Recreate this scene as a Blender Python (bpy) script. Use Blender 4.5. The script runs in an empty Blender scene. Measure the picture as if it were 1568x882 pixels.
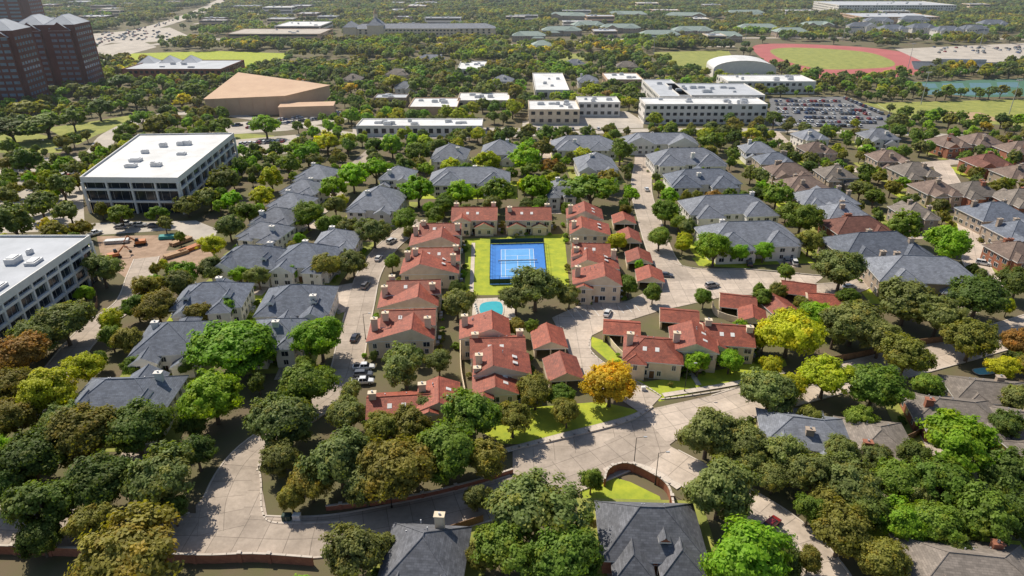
import bpy, math, random
import numpy as np
from mathutils import Vector, Matrix
from mathutils.geometry import tessellate_polygon
random.seed(7)
S=bpy.context.scene
# ---------------------------------------------------------------- camera / survey
HC=95.0; PIT=math.radians(26); F=1046.0
cp,sp=math.cos(PIT),math.sin(PIT)
def P(u,v,z=0.0):
    a=(u-784)/F; b=(441-v)/F
    dz=-sp+b*cp
    t=(HC-z)/(-dz)
    return Vector((a*t,(cp+b*sp)*t,z))
def ppm(p):
    return F/(p.y*cp+(HC-p.z)*sp)
cam=bpy.data.cameras.new("camera"); co=bpy.data.objects.new("camera",cam); S.collection.objects.link(co)
co.location=(0,0,HC); co.rotation_euler=(math.pi/2-PIT,0,0)
cam.sensor_width=36; cam.lens=36*F/1568; cam.clip_end=20000; cam.clip_start=1
S.camera=co
# ---------------------------------------------------------------- light
sd=Vector((-0.46,0.46,0.80)).normalized()
w=bpy.data.worlds.new("World"); S.world=w; w.use_nodes=True
nt=w.node_tree; nt.nodes.clear()
sky=nt.nodes.new("ShaderNodeTexSky"); sky.sky_type='NISHITA'; sky.sun_disc=False
sky.sun_elevation=math.asin(sd.z); sky.sun_rotation=math.atan2(sd.x,sd.y)
bg=nt.nodes.new("ShaderNodeBackground"); bg.inputs[1].default_value=0.108
ow=nt.nodes.new("ShaderNodeOutputWorld"); nt.links.new(sky.outputs[0],bg.inputs[0]); nt.links.new(bg.outputs[0],ow.inputs[0])
sl=bpy.data.lights.new("sun","SUN"); sl.energy=5; sl.angle=math.radians(0.5); sl.color=(1,0.92,0.78)
so=bpy.data.objects.new("sun",sl); S.collection.objects.link(so); so.rotation_euler=sd.to_track_quat('Z','Y').to_euler(); so.location=(0,0,300)
S.view_settings.view_transform='Standard'; S.view_settings.look='None'; S.view_settings.exposure=0
# ---------------------------------------------------------------- materials
M={}
def mat(name,c1,c2=None,scale=1.0,rough=0.8,bump=0.0,pat=None,pp=(0.5,0.25),c3=None,metal=0,coord='UV',detail=6,big=0.0):
    m=bpy.data.materials.new(name); m.use_nodes=True; n=m.node_tree; b=n.nodes["Principled BSDF"]
    b.inputs["Roughness"].default_value=rough; b.inputs["Metallic"].default_value=metal
    if c2 is None: c2=tuple(x*0.8 for x in c1)
    tc=n.nodes.new("ShaderNodeTexCoord"); cs=tc.outputs[coord]
    no=n.nodes.new("ShaderNodeTexNoise"); no.inputs["Scale"].default_value=scale; no.inputs["Detail"].default_value=detail; no.inputs["Roughness"].default_value=0.68
    n.links.new(tc.outputs["Object"],no.inputs["Vector"])
    cr=n.nodes.new("ShaderNodeValToRGB"); cr.color_ramp.elements[0].position=0.35; cr.color_ramp.elements[1].position=0.65
    cr.color_ramp.elements[0].color=(*c2,1); cr.color_ramp.elements[1].color=(*c1,1)
    n.links.new(no.outputs["Fac"],cr.inputs[0]); out=cr.outputs[0]
    def mul(a_,b_,f=1):
        mx=n.nodes.new("ShaderNodeMix"); mx.data_type='RGBA'; mx.blend_type='MULTIPLY'; mx.inputs[0].default_value=f
        n.links.new(a_,mx.inputs[6]); n.links.new(b_,mx.inputs[7]); return mx.outputs[2]
    if pat:
        br=n.nodes.new("ShaderNodeTexBrick"); br.inputs["Scale"].default_value=1; br.inputs["Brick Width"].default_value=pp[0]; br.inputs["Row Height"].default_value=pp[1]
        br.inputs["Mortar Size"].default_value=pp[2] if len(pp)>2 else 0.03; br.inputs["Mortar Smooth"].default_value=0.3
        if pat=='grid': br.offset=0
        n.links.new(cs,br.inputs["Vector"])
        lo=pp[3] if len(pp)>3 else 0.75
        br.inputs["Color1"].default_value=(1.0,1.0,1.0,1); br.inputs["Color2"].default_value=(lo,lo,lo,1)
        mo=pp[4] if len(pp)>4 else 0.55
        br.inputs["Mortar"].default_value=(mo,mo,mo,1)
        out=mul(out,br.outputs[0])
    if big:
        n2=n.nodes.new("ShaderNodeTexNoise"); n2.inputs["Scale"].default_value=0.9; n2.inputs["Detail"].default_value=8; n2.inputs["Roughness"].default_value=0.75
        geo=n.nodes.new("ShaderNodeNewGeometry"); n.links.new(geo.outputs["Position"],n2.inputs["Vector"])
        c2r=n.nodes.new("ShaderNodeValToRGB"); c2r.color_ramp.elements[0].position=0.38; c2r.color_ramp.elements[1].position=0.6
        c2r.color_ramp.elements[0].color=(1-big,)*3+(1,); c2r.color_ramp.elements[1].color=(1,1,1,1)
        n.links.new(n2.outputs["Fac"],c2r.inputs[0]); out=mul(out,c2r.outputs[0])
        oi=n.nodes.new("ShaderNodeObjectInfo"); hs=n.nodes.new("ShaderNodeHueSaturation"); mr=n.nodes.new("ShaderNodeMapRange"); mr.inputs[3].default_value=.84; mr.inputs[4].default_value=1.14
        n.links.new(oi.outputs["Random"],mr.inputs[0]); n.links.new(mr.outputs[0],hs.inputs["Value"]); n.links.new(out,hs.inputs["Color"]); out=hs.outputs[0]
    n.links.new(out,b.inputs["Base Color"])
    if bump:
        bp=n.nodes.new("ShaderNodeBump"); bp.inputs["Strength"].default_value=bump; bp.inputs["Distance"].default_value=0.3
        n.links.new(no.outputs["Fac"],bp.inputs["Height"]); n.links.new(bp.outputs[0],b.inputs["Normal"])
    M[name]=m; return m
mat("ground",(0.12,0.12,0.045),(0.15,0.11,0.07),0.06,0.95,0.3,detail=12)
mat("lawn",(0.43,0.46,0.035),(0.25,0.32,0.03),0.3,0.95,0.25,detail=12)
mat("lawn_dull",(0.34,0.34,0.08),(0.19,0.22,0.045),0.14,0.95,0.2,detail=12)
mat("concrete",(0.62,0.515,0.425),(0.43,0.355,0.29),0.12,0.9,0,'grid',(4.5,4.5,0.07,0.84,0.5),detail=12,big=.16)
mat("concrete_walk",(0.68,0.59,0.50),(0.54,0.46,0.39),0.3,0.9,0,'grid',(1.5,1.5,0.04,0.93,0.6),detail=8)
mat("kerb",(0.62,0.54,0.46),(0.48,0.42,0.36),0.3,0.9)
mat("asphalt",(0.19,0.19,0.195),(0.13,0.13,0.135),0.1,0.9,detail=12)
mat("lot_light",(0.54,0.48,0.41),(0.37,0.33,0.285),0.08,0.9,detail=12)
mat("dirt",(0.45,0.31,0.22),(0.27,0.18,0.12),0.25,0.95,0.6,detail=12)
mat("tile_red",(0.50,0.128,0.070),(0.34,0.085,0.050),0.35,0.65,0.0,'brick',(0.55,0.42,0.04,0.68,0.5),big=.3)
mat("shingle_gray",(0.31,0.33,0.38),(0.215,0.23,0.27),0.4,0.85,0.0,'brick',(0.9,0.4,0.03,0.72,0.6),big=.2)
mat("shingle_blue",(0.23,0.255,0.31),(0.155,0.175,0.22),0.4,0.85,0.0,'brick',(0.9,0.4,0.03,0.7,0.6),big=.2)
mat("shingle_dark",(0.20,0.205,0.23),(0.13,0.135,0.155),0.4,0.85,0.0,'brick',(0.9,0.4,0.03,0.65,0.6),big=.25)
mat("shingle_brown",(0.28,0.20,0.16),(0.20,0.14,0.115),0.4,0.85,0.0,'brick',(0.9,0.4,0.03,0.7,0.6),big=.2)
mat("shingle_tan",(0.32,0.27,0.23),(0.23,0.195,0.165),0.4,0.85,0.0,'brick',(0.9,0.4,0.03,0.7,0.6),big=.2)
mat("shingle_rust",(0.27,0.115,0.085),(0.19,0.08,0.06),0.4,0.85,0.0,'brick',(0.9,0.4,0.03,0.7,0.6),big=.2)
mat("shingle_green",(0.30,0.37,0.33),(0.24,0.30,0.27),0.4,0.85)
mat("stucco_cream",(0.78,0.65,0.48),(0.66,0.53,0.38),0.5,0.9)
mat("stucco_tan",(0.62,0.43,0.29),(0.55,0.37,0.25),0.1,0.9)
mat("stucco_white",(0.78,0.74,0.68),(0.68,0.64,0.59),0.4,0.9)
mat("brick_tan",(0.50,0.40,0.31),(0.40,0.31,0.24),0.5,0.9,0,'brick',(0.6,0.25,0.03,0.8,0.8))
mat("brick_red",(0.42,0.17,0.10),(0.31,0.12,0.075),0.5,0.9,0,'brick',(0.6,0.25,0.03,0.75,0.9))
mat("brick_dark",(0.19,0.075,0.06),(0.14,0.055,0.048),0.1,0.9)
mat("trim_white",(0.78,0.76,0.73),(0.69,0.67,0.64),0.5,0.7)
mat("membrane",(0.78,0.78,0.78),(0.58,0.58,0.57),0.09,0.8,detail=10)
mat("membrane_gray",(0.52,0.54,0.58),(0.40,0.42,0.45),0.09,0.8,detail=10)
mat("glass",(0.035,0.045,0.06),(0.02,0.025,0.035),0.5,0.12)
mat("glass_blue",(0.22,0.27,0.34),(0.15,0.19,0.25),0.5,0.15)
mat("door_wood",(0.16,0.08,0.04),(0.12,0.06,0.03),1,0.6)
mat("metal_dark",(0.05,0.05,0.05),(0.03,0.03,0.03),1,0.5,metal=0.5)
mat("metal_light",(0.55,0.56,0.58),(0.42,0.43,0.45),1,0.45,metal=0.4)
mat("fence_green",(0.02,0.06,0.045),(0.015,0.04,0.03),1,0.7)
mat("wood_fence",(0.30,0.18,0.10),(0.20,0.12,0.07),1,0.85,0,'grid',(0.2,4,0.02,0.75,0.4))
mat("court_blue",(0.035,0.21,0.62),(0.03,0.175,0.54),0.3,0.7)
mat("court_light",(0.13,0.38,0.74),(0.10,0.33,0.67),0.3,0.7)
mat("court_green",(0.07,0.17,0.11),(0.055,0.14,0.09),0.3,0.9)
mat("court_slate",(0.10,0.20,0.24),(0.08,0.17,0.20),0.3,0.9)
mat("track_red",(0.45,0.13,0.12),(0.37,0.10,0.095),0.05,0.9)
mat("paint_white",(0.8,0.8,0.78),(0.62,0.62,0.6),2,0.7)
mat("pool_water",(0.06,0.44,0.50),(0.05,0.38,0.45),0.5,0.05,0.05)
mat("infield",(0.46,0.31,0.18),(0.38,0.26,0.15),0.1,0.95)
mat("bark",(0.16,0.12,0.09),(0.10,0.075,0.055),2,0.95)
mat("tyre",(0.02,0.02,0.02),(0.015,0.015,0.015),2,0.9)
mat("tarp_teal",(0.05,0.35,0.33),(0.04,0.28,0.26),1,0.6)
mat("lumber",(0.55,0.36,0.21),(0.42,0.26,0.15),1,0.8)
mat("machine_orange",(0.55,0.19,0.05),(0.45,0.15,0.05),1,0.5)
mat("solar",(0.015,0.02,0.05),(0.01,0.015,0.035),1,0.15)
mat("lamp_red",(0.4,0.02,0.02),(0.3,0.02,0.02),1,0.3)
m=bpy.data.materials.new("car_paint"); m.use_nodes=True; n=m.node_tree; b=n.nodes["Principled BSDF"]
oi=n.nodes.new("ShaderNodeObjectInfo"); n.links.new(oi.outputs["Color"],b.inputs["Base Color"]); b.inputs["Roughness"].default_value=0.3; b.inputs["Metallic"].default_value=0.2; b.inputs["Coat Weight"].default_value=0.5
M["car_paint"]=m
# leaves
m=bpy.data.materials.new("leaves"); m.use_nodes=True; n=m.node_tree; n.nodes.clear()
out=n.nodes.new("ShaderNodeOutputMaterial")
oi=n.nodes.new("ShaderNodeObjectInfo")
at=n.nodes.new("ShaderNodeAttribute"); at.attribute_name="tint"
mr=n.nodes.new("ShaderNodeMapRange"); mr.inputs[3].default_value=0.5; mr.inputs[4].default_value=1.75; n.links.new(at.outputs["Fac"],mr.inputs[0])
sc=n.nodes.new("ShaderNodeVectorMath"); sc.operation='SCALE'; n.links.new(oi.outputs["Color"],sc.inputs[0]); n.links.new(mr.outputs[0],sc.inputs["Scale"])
at2=n.nodes.new("ShaderNodeAttribute"); at2.attribute_name="warm"
mm=n.nodes.new("ShaderNodeMix"); mm.data_type='RGBA'; mm.blend_type='MULTIPLY'; mm.inputs[7].default_value=(1.5,1.12,0.6,1)
n.links.new(at2.outputs["Fac"],mm.inputs[0]); n.links.new(sc.outputs[0],mm.inputs[6])
df=n.nodes.new("ShaderNodeBsdfPrincipled"); df.inputs["Roughness"].default_value=0.6; df.inputs["Specular IOR Level"].default_value=0.25
tr=n.nodes.new("ShaderNodeBsdfTranslucent"); ms=n.nodes.new("ShaderNodeMixShader"); ms.inputs[0].default_value=0.36
tm=n.nodes.new("ShaderNodeMix"); tm.data_type='RGBA'; tm.blend_type='MULTIPLY'; tm.inputs[0].default_value=1; tm.inputs[7].default_value=(1.7,1.75,0.5,1)
n.links.new(mm.outputs[2],df.inputs["Base Color"]); n.links.new(mm.outputs[2],tm.inputs[6]); n.links.new(tm.outputs[2],tr.inputs["Color"])
n.links.new(df.outputs[0],ms.inputs[1]); n.links.new(tr.outputs[0],ms.inputs[2]); n.links.new(ms.outputs[0],out.inputs[0])
M["leaves"]=m
# ---------------------------------------------------------------- mesh builder
class MB:
    def __init__(s): s.v=[]; s.f=[]; s.m=[]
    def poly(s,pts,m=0):
        i=len(s.v); s.v+= [tuple(p) for p in pts]; s.f.append(tuple(range(i,i+len(pts)))); s.m.append(m)
    def hexa(s,b,t,m=0,bottom=True):
        if bottom: s.poly([b[3],b[2],b[1],b[0]],m)
        s.poly(t,m)
        for i in range(4):
            j=(i+1)%4; s.poly([b[i],b[j],t[j],t[i]],m)
    def box(s,x0,x1,y0,y1,z0,z1,m=0):
        s.hexa([(x0,y0,z0),(x1,y0,z0),(x1,y1,z0),(x0,y1,z0)],[(x0,y0,z1),(x1,y0,z1),(x1,y1,z1),(x0,y1,z1)],m)
    def obox(s,c,d,L,W,z0,z1,m=0):
        nx=Vector((-d[1],d[0])); d=Vector(d)
        q=[Vector(c[:2])+d*sx*L/2+nx*sy*W/2 for sx,sy in((-1,-1),(1,-1),(1,1),(-1,1))]
        s.hexa([(p.x,p.y,z0) for p in q],[(p.x,p.y,z1) for p in q],m)
    def cyl(s,c0,c1,r0,r1,k=8,m=0,cap=True):
        c0=Vector(c0);c1=Vector(c1); a=(c1-c0).normalized(); x=a.orthogonal().normalized(); y=a.cross(x)
        A=[c0+(x*math.cos(t)+y*math.sin(t))*r0 for t in [2*math.pi*i/k for i in range(k)]]
        B=[c1+(x*math.cos(t)+y*math.sin(t))*r1 for t in [2*math.pi*i/k for i in range(k)]]
        for i in range(k):
            j=(i+1)%k; s.poly([A[i],A[j],B[j],B[i]],m)
        if cap: s.poly(B,m); s.poly(A[::-1],m)
    def mesh(s,name,mats,uv=True):
        me=bpy.data.meshes.new(name); me.from_pydata(s.v,[],s.f)
        for k in mats: me.materials.append(M[k])
        me.polygons.foreach_set("material_index",s.m)
        if uv and len(s.f):
            ul=me.uv_layers.new(name="UVMap"); arr=np.zeros(len(me.loops)*2,dtype=np.float32)
            li=0
            for f in s.f:
                p=[Vector(s.v[i]) for i in f]
                nn=Vector((0,0,0))
                for i in range(1,len(p)-1): nn+=(p[i]-p[0]).cross(p[i+1]-p[0])
                if nn.length<1e-9: nn=Vector((0,0,1))
                nn.normalize()
                t=Vector((-nn.y,nn.x,0))
                if t.length<0.05: t=Vector((1,0,0)); bb=Vector((0,1,0))
                else: t.normalize(); bb=nn.cross(t)
                for q in p:
                    arr[li]=q.dot(t); arr[li+1]=q.dot(bb); li+=2
            ul.data.foreach_set("uv",arr)
        me.update(); return me
    def obj(s,name,mats,parent=None,uv=True):
        if not s.f: return None
        o=bpy.data.objects.new(name,s.mesh(name,mats,uv)); S.collection.objects.link(o)
        if parent: o.parent=parent
        return o
def empty(name,loc=(0,0,0),yaw=0):
    e=bpy.data.objects.new(name,None); e.empty_display_size=1; S.collection.objects.link(e); e.location=loc; e.rotation_euler=(0,0,yaw); return e
EXC=[]
def excl(pts,grow=0):
    pts=[(p[0],p[1]) for p in pts]
    xs=[p[0] for p in pts]; ys=[p[1] for p in pts]
    EXC.append((pts,min(xs),max(xs),min(ys),max(ys)))
def inside(x,y):
    for pts,a,b,c,d in EXC:
        if a<=x<=b and c<=y<=d:
            k=len(pts); ins=False; j=k-1
            for i in range(k):
                xi,yi=pts[i]; xj,yj=pts[j]
                if (yi>y)!=(yj>y) and x<(xj-xi)*(y-yi)/(yj-yi)+xi: ins=not ins
                j=i
            if ins: return True
    return False
def smooth(pts,k=6,closed=False):
    out=[]; n=len(pts)
    rng=range(n) if closed else range(n-1)
    for i in rng:
        if closed: a,b,c,d=pts[(i-1)%n],pts[i],pts[(i+1)%n],pts[(i+2)%n]
        else: a,b,c,d=pts[max(i-1,0)],pts[i],pts[i+1],pts[min(i+2,n-1)]
        for j in range(k):
            t=j/k
            out.append(0.5*((2*b)+(c-a)*t+(2*a-5*b+4*c-d)*t*t+(3*b-a-3*c+d)*t**3))
    if not closed: out.append(pts[-1].copy())
    return out
# ---------------------------------------------------------------- ground
g=MB(); N=9000
g.poly([(-N,-N,0),(N,-N,0),(N,2*N,0),(-N,2*N,0)]); g.obj("ground",["ground"])
cnt=[0]
def area(name,px,m,level=0.02,sm=False,ex=True,world=False):
    pts=[(Vector(p) if world else P(*p)) for p in px]
    if sm: pts=smooth(pts,6,True)
    cnt[0]+=1; z=level+cnt[0]*0.0006
    b=MB(); vs=[Vector((p.x,p.y,z)) for p in pts]
    for t in tessellate_polygon([vs]):
        a,bb,c=[vs[i] for i in t]
        if (bb-a).cross(c-a).z<0: bb,c=c,bb
        b.poly([a,bb,c])
    if ex: excl(pts)
    return b.obj(name,[m])
ROADS=[]
def road(name,px,wd,m="concrete",kerb=True,level=0.13,sm=True,ex=True):
    pts=[P(*p) for p in px]; 
    if sm: pts=smooth(pts,6)
    cnt[0]+=1; z=level+cnt[0]*0.0006
    L=[];R=[]
    for i,p in enumerate(pts):
        d=(pts[min(i+1,len(pts)-1)]-pts[max(i-1,0)]); d.z=0; d.normalize(); nn=Vector((-d.y,d.x,0))
        L.append(p+nn*wd/2); R.append(p-nn*wd/2)
    b=MB()
    for i in range(len(pts)-1):
        b.poly([(R[i].x,R[i].y,z),(R[i+1].x,R[i+1].y,z),(L[i+1].x,L[i+1].y,z),(L[i].x,L[i].y,z)])
    o=b.obj(name,[m])
    ul=o.data.uv_layers[0].data; s=0; k=0
    for i in range(len(pts)-1):
        ds=(pts[i+1]-pts[i]).length
        for (uu,vv) in((0,s),(0,s+ds),(wd,s+ds),(wd,s)): ul[k].uv=(uu,vv); k+=1
        s+=ds
    ROADS.append((pts,wd,L,R,kerb,z))
    if ex: excl(L+R[::-1])
    return o
A=area
A("courtyard_lawn",[(712,366),(864,358),(872,440),(840,452),(712,452)],"lawn")
A("corner_lawn",[(905,515),(925,522),(960,560),(985,585),(1060,575),(1200,545),(1205,560),(1130,585),(1010,615),(985,600),(940,560),(905,530)],"lawn")
A("corner_lawn",[(700,640),(800,625),(920,615),(985,630),(900,660),(820,680),(770,680)],"lawn")
A("corner_lawn",[(900,790),(885,745),(930,728),(965,738),(1010,760),(1020,790),(985,830)],"lawn")
A("corner_lawn",[(955,712),(985,712),(1010,728),(1035,745),(1000,735),(965,722)],"lawn")
A("corner_lawn",[(1400,525),(1568,490),(1568,510),(1400,545)],"lawn_dull")
A("corner_lawn",[(1060,395),(1100,392),(1140,402),(1150,411),(1070,407)],"lawn",ex=False)
A("corner_lawn",[(660,800),(730,790),(760,830),(700,882),(650,882)],"lawn_dull",ex=False)
A("park_lawn",[(-60,205),(60,205),(112,218),(92,234),(-60,234)],"lawn_dull")
A("park_lawn",[(70,196),(140,186),(235,171),(195,190),(150,206),(118,222)],"lawn_dull")
A("park_lawn",[(165,92),(200,82),(330,78),(445,82),(405,108),(300,112)],"lawn")
A("park_lawn",[(330,200),(420,208),(420,225),(360,228)],"lawn_dull")
A("soccer_field",[(1000,80),(1115,77),(1125,92),(1085,110),(1035,110)],"lawn_dull")
A("soccer_field",[(845,85),(905,80),(912,93),(855,97)],"lawn_dull")
A("running_track",[(1155,70),(1210,67),(1330,73),(1400,84),(1422,102),(1400,114),(1330,121),(1262,121),(1200,106),(1165,88)],"track_red",0.03,True)
A("track_field",[(1182,76),(1225,73),(1320,79),(1362,91),(1368,101),(1330,105),(1262,106),(1215,97),(1188,86)],"lawn_dull",0.06,True)
A("ball_field",[(1320,158),(1568,152),(1600,195),(1480,188),(1390,180)],"lawn_dull")
A("ball_field_infield",[(1420,172),(1500,172),(1540,186),(1470,184)],"infield",0.05)
A("hard_court",[(1385,126),(1600,119),(1620,146),(1500,149),(1400,140)],"court_green",0.04)
for (a0,b0,c0,d0) in((1402,1432,128,135),(1442,1474,127.5,135),(1484,1516,127,134.5),(1526,1558,126,134),(1418,1450,138,145),(1460,1494,138,145.5),(1506,1540,137,145)):
    A("hard_court_surface",[(a0,c0),(b0,c0),(b0+4,d0),(a0+2,d0)],"court_slate",0.07)
# lots
A("parking_lot",[(-60,262),(125,256),(130,352),(-60,360)],"lot_light",ex=False)
A("parking_lot",[(130,342),(300,338),(335,352),(320,378),(270,352),(150,360)],"lot_light",0.04)
A("construction_ground",[(148,362),(268,360),(245,402),(195,428),(156,398)],"dirt",0.05)
A("construction_ground",[(250,385),(320,378),(330,400),(300,425),(262,420)],"dirt",0.05)
A("school_yard",[(540,204),(800,206),(800,196),(540,194)],"lot_light")
A("school_yard",[(800,200),(985,196),(985,186),(960,170),(900,172),(800,186)],"lot_light")
A("parking_lot",[(1178,150),(1290,148),(1375,184),(1340,198),(1180,192)],"asphalt")
A("parking_lot",[(1370,75),(1568,66),(1600,100),(1470,112),(1425,100)],"lot_light",0.05)
A("parking_lot",[(150,95),(140,72),(215,62),(240,72),(180,88)],"lot_light")
A("parking_lot",[(140,52),(260,42),(300,60),(200,66),(140,66)],"lot_light")
A("parking_lot",[(340,190),(420,182),(520,170),(545,180),(440,200),(350,206)],"lot_light")
A("parking_lot",[(350,215),(470,205),(440,235),(370,240)],"lot_light",0.04)
A("street",[(785,690),(860,674),(960,648),(1000,626),(1130,597),(1175,618),(1062,652),(1025,682),(1065,722),(1040,748),(960,716),(880,728),(785,745)],"concrete",0.12)
A("driveway",[(1003,392),(1060,412),(1150,414),(1262,424),(1225,452),(1120,452),(1040,470),(975,482),(955,464),(1005,440)],"concrete",0.10)
A("parking_lot",[(845,487),(900,462),(1000,460),(1005,478),(935,500),(905,515),(905,542),(945,570),(1012,608),(985,636),(935,602),(885,575),(862,520)],"concrete",0.11)
A("street",[(300,775),(350,720),(395,710),(400,740),(410,795),(425,830),(300,858)],"concrete",0.12)
A("driveway",[(505,440),(560,430),(560,470),(520,480)],"concrete",0.1)
A("pool_deck",[(725,458),(790,455),(790,490),(722,492)],"concrete_walk",0.1)
# roads
road("street",[(-140,800),(120,815),(300,818),(470,823),(600,803),(730,773),(830,742),(930,705),(985,680)],10)
road("street",[(1000,655),(1080,636),(1150,614),(1250,588),(1400,552),(1568,505),(1700,460)],11)
road("street",[(1010,700),(1110,755),(1200,812),(1260,880),(1300,960)],9)
road("alley",[(640,340),(592,380),(565,420),(552,470),(540,520),(520,590),(450,645),(380,700),(345,760),(338,815)],8)
road("alley",[(500,318),(470,345),(560,345),(640,340)],6)
road("street",[(975,205),(985,240),(982,290),(995,340),(1015,395),(1045,430)],9)
road("street",[(1230,445),(1300,440),(1330,420)],8)
road("street",[(40,640),(105,548),(148,500),(198,462),(215,420),(225,395)],8)
road("street",[(-100,246),(60,246),(140,238),(172,205),(235,178),(320,172)],11,"lot_light")
road("street",[(320,172),(450,190),(560,208),(760,208),(985,200),(1180,200),(1380,205),(1600,215)],9,"lot_light")
road("alley",[(832,262),(835,230),(842,200)],7)
road("street",[(1180,200),(1235,245),(1330,262),(1440,250),(1568,245)],8)
road("street",[(1440,250),(1480,330),(1500,415),(1568,440)],8)
road("alley",[(600,205),(560,240),(525,275),(505,315)],7)
road("highway",[(-40,130),(110,100),(180,78),(330,60),(560,75),(760,70),(1000,60),(1300,58),(1568,60)],12,"lot_light",False)
road("highway",[(110,78),(200,52),(300,20),(360,-10)],26,"lot_light",False)
def near_other(p,skip):
    for i,(pts,wd,L,R,k,z) in enumerate(ROADS):
        if i==skip: continue
        for q in pts:
            if abs(q.x-p.x)<20 and (q-p).length<wd/2+3.2: return True
    return False
def pip(p,poly):
    ins=False; j=len(poly)-1
    for i in range(len(poly)):
        a=poly[i]; b=poly[j]
        if (a.y>p.y)!=(b.y>p.y) and p.x<(b.x-a.x)*(p.y-a.y)/(b.y-a.y)+a.x: ins=not ins
        j=i
    return ins
paved=[[P(*p) for p in px] for px in (
   [(785,690),(860,674),(960,648),(1000,626),(1130,597),(1175,618),(1062,652),(1025,682),(1065,722),(1040,748),(960,716),(880,728),(785,745)],
   [(1003,392),(1060,412),(1150,414),(1262,424),(1225,452),(1120,452),(1040,470),(975,482),(955,464),(1005,440)],
   [(300,775),(350,720),(395,710),(400,740),(410,795),(425,830),(300,858)],[(505,440),(560,430),(560,470),(520,480)])]
kb=MB()
for i,(pts,wd,L,R,k,z) in enumerate(ROADS):
    if not k: continue
    for side in (L,R):
        for a,b in zip(side[:-1],side[1:]):
            mid=(a+b)/2
            if mid.y>330 or near_other(mid,i) or any(pip(mid,q) for q in paved): continue
            d=(b-a); ln=d.length; d.normalize()
            kb.obox((mid.x,mid.y),(d.x,d.y),ln+0.02,0.35,0,0.27)
kb.obj("road_kerb",["kerb"])
def strip_kerb(px,h=0.27,wd=0.35,name="road_kerb",m="kerb",sm=True,z0=0):
    pts=[P(*p) for p in px]
    if sm: pts=smooth(pts,5)
    b=MB()
    for a,c in zip(pts[:-1],pts[1:]):
        d=c-a; ln=d.length; d.normalize(); mid=(a+c)/2
        b.obox((mid.x,mid.y),(d.x,d.y),ln+wd*0.5,wd,z0,h)
    return b.obj(name,[m])
strip_kerb([(785,689),(860,673),(960,647),(998,625)],0.55,0.6,"retaining_wall","concrete_walk")
strip_kerb([(1012,612),(1060,606),(1130,594),(1180,580)])
strip_kerb([(396,712),(400,740),(402,785),(425,802),(520,800)])
strip_kerb([(1003,392),(1060,411),(1150,413),(1262,423)])
strip_kerb([(905,515),(903,535),(930,560),(985,590),(1012,607)])
road("sidewalk",[(770,692),(860,668),(960,642),(990,628)],1.6,"concrete_walk",False,0.2,ex=False)
road("sidewalk",[(1015,606),(1130,587),(1200,570)],1.6,"concrete_walk",False,0.2,ex=False)
road("sidewalk",[(725,372),(722,448)],1.3,"concrete_walk",False,0.06,ex=False)
road("sidewalk",[(925,722),(960,712),(1000,722),(1040,748)],1.6,"concrete_walk",False,0.2,ex=False)
road("sidewalk",[(1030,540),(1060,575),(1070,590)],1.3,"concrete_walk",False,0.06,ex=False)
st=MB()
def stripe(a,b,wd=0.12,z=0.21):
    a=P(*a); b=P(*b); d=b-a; ln=d.length; d.normalize(); m_=(a+b)/2
    st.obox((m_.x,m_.y),(d.x,d.y),ln,wd,z-0.003,z+0.003)
for i in range(9): stripe((868+i*13,474-i*0.8),(880+i*12.5,489-i*1.5),0.14,0.165)
for i in range(10): stripe((1190+i*17,160),(1200+i*18,172),0.2,0.05)
st.obj("road_marking",["paint_white"])
# ---------------------------------------------------------------- tennis court
tc=[P(751,374),P(832,372),P(838,434),P(750,436)]
def bil(s,t):
    return (tc[0]*(1-s)+tc[1]*s)*(1-t)+(tc[3]*(1-s)+tc[2]*s)*t
E=empty("tennis_court")
def quad_uv(s0,s1,t0,t1,z,name,m):
    b=MB(); q=[bil(s0,t1),bil(s1,t1),bil(s1,t0),bil(s0,t0)]; b.poly([(p.x,p.y,z) for p in q]); b.obj(name,[m],E)
quad_uv(0,1,0,1,0.08,"surround","court_blue"); quad_uv(0.2,0.8,0.16,0.84,0.10,"playing_surface","court_light")
ln=MB()
def cl(s0,t0,s1,t1,w_=0.14):
    a=bil(s0,t0); b=bil(s1,t1); d=b-a; l=d.length; d.normalize(); c=(a+b)/2; ln.obox((c.x,c.y),(d.x,d.y),l,w_,0.102,0.112)
for s_ in (0.2,0.275,0.725,0.8): cl(s_,0.16,s_,0.84)
for t_ in (0.16,0.33,0.67,0.84): cl(0.2 if t_ in(0.16,0.84) else 0.275,t_,0.8 if t_ in (0.16,0.84) else 0.725,t_)
cl(0.5,0.33,0.5,0.67); ln.obj("lines",["paint_white"],E)
nb=MB(); a=bil(0.15,0.5); b_=bil(0.85,0.5); d=(b_-a).normalized(); c=(a+b_)/2
nb.obox((c.x,c.y),(d.x,d.y),(b_-a).length,0.04,0.55,0.95,0); nb.obox((c.x,c.y),(d.x,d.y),(b_-a).length,0.1,0.95,1.08,1); nb.cyl((a.x,a.y,0),(a.x,a.y,1.15),.06,.06); nb.cyl((b_.x,b_.y,0),(b_.x,b_.y,1.15),.06,.06)
nb.obj("net",["metal_light","paint_white"],E)
fb=MB()
for (s0,t0,s1,t1,sc_) in ((0,0,1,0,1),(0,1,1,1,1),(0,0,0,1,0),(1,0,1,1,0)):
    a=bil(s0,t0); b_=bil(s1,t1); d=(b_-a); L_=d.length; d.normalize(); c=(a+b_)/2
    k=int(L_/3)
    for i in range(k+1):
        q=a.lerp(b_,i/k); fb.cyl((q.x,q.y,0),(q.x,q.y,3.1),.06,.06,6)
    for z_ in (0.15,1.6,3.05): fb.obox((c.x,c.y),(d.x,d.y),L_,0.06,z_,z_+0.07)
    if sc_: fb.obox((c.x,c.y),(d.x,d.y),L_,0.03,0.3,2.0)
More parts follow.
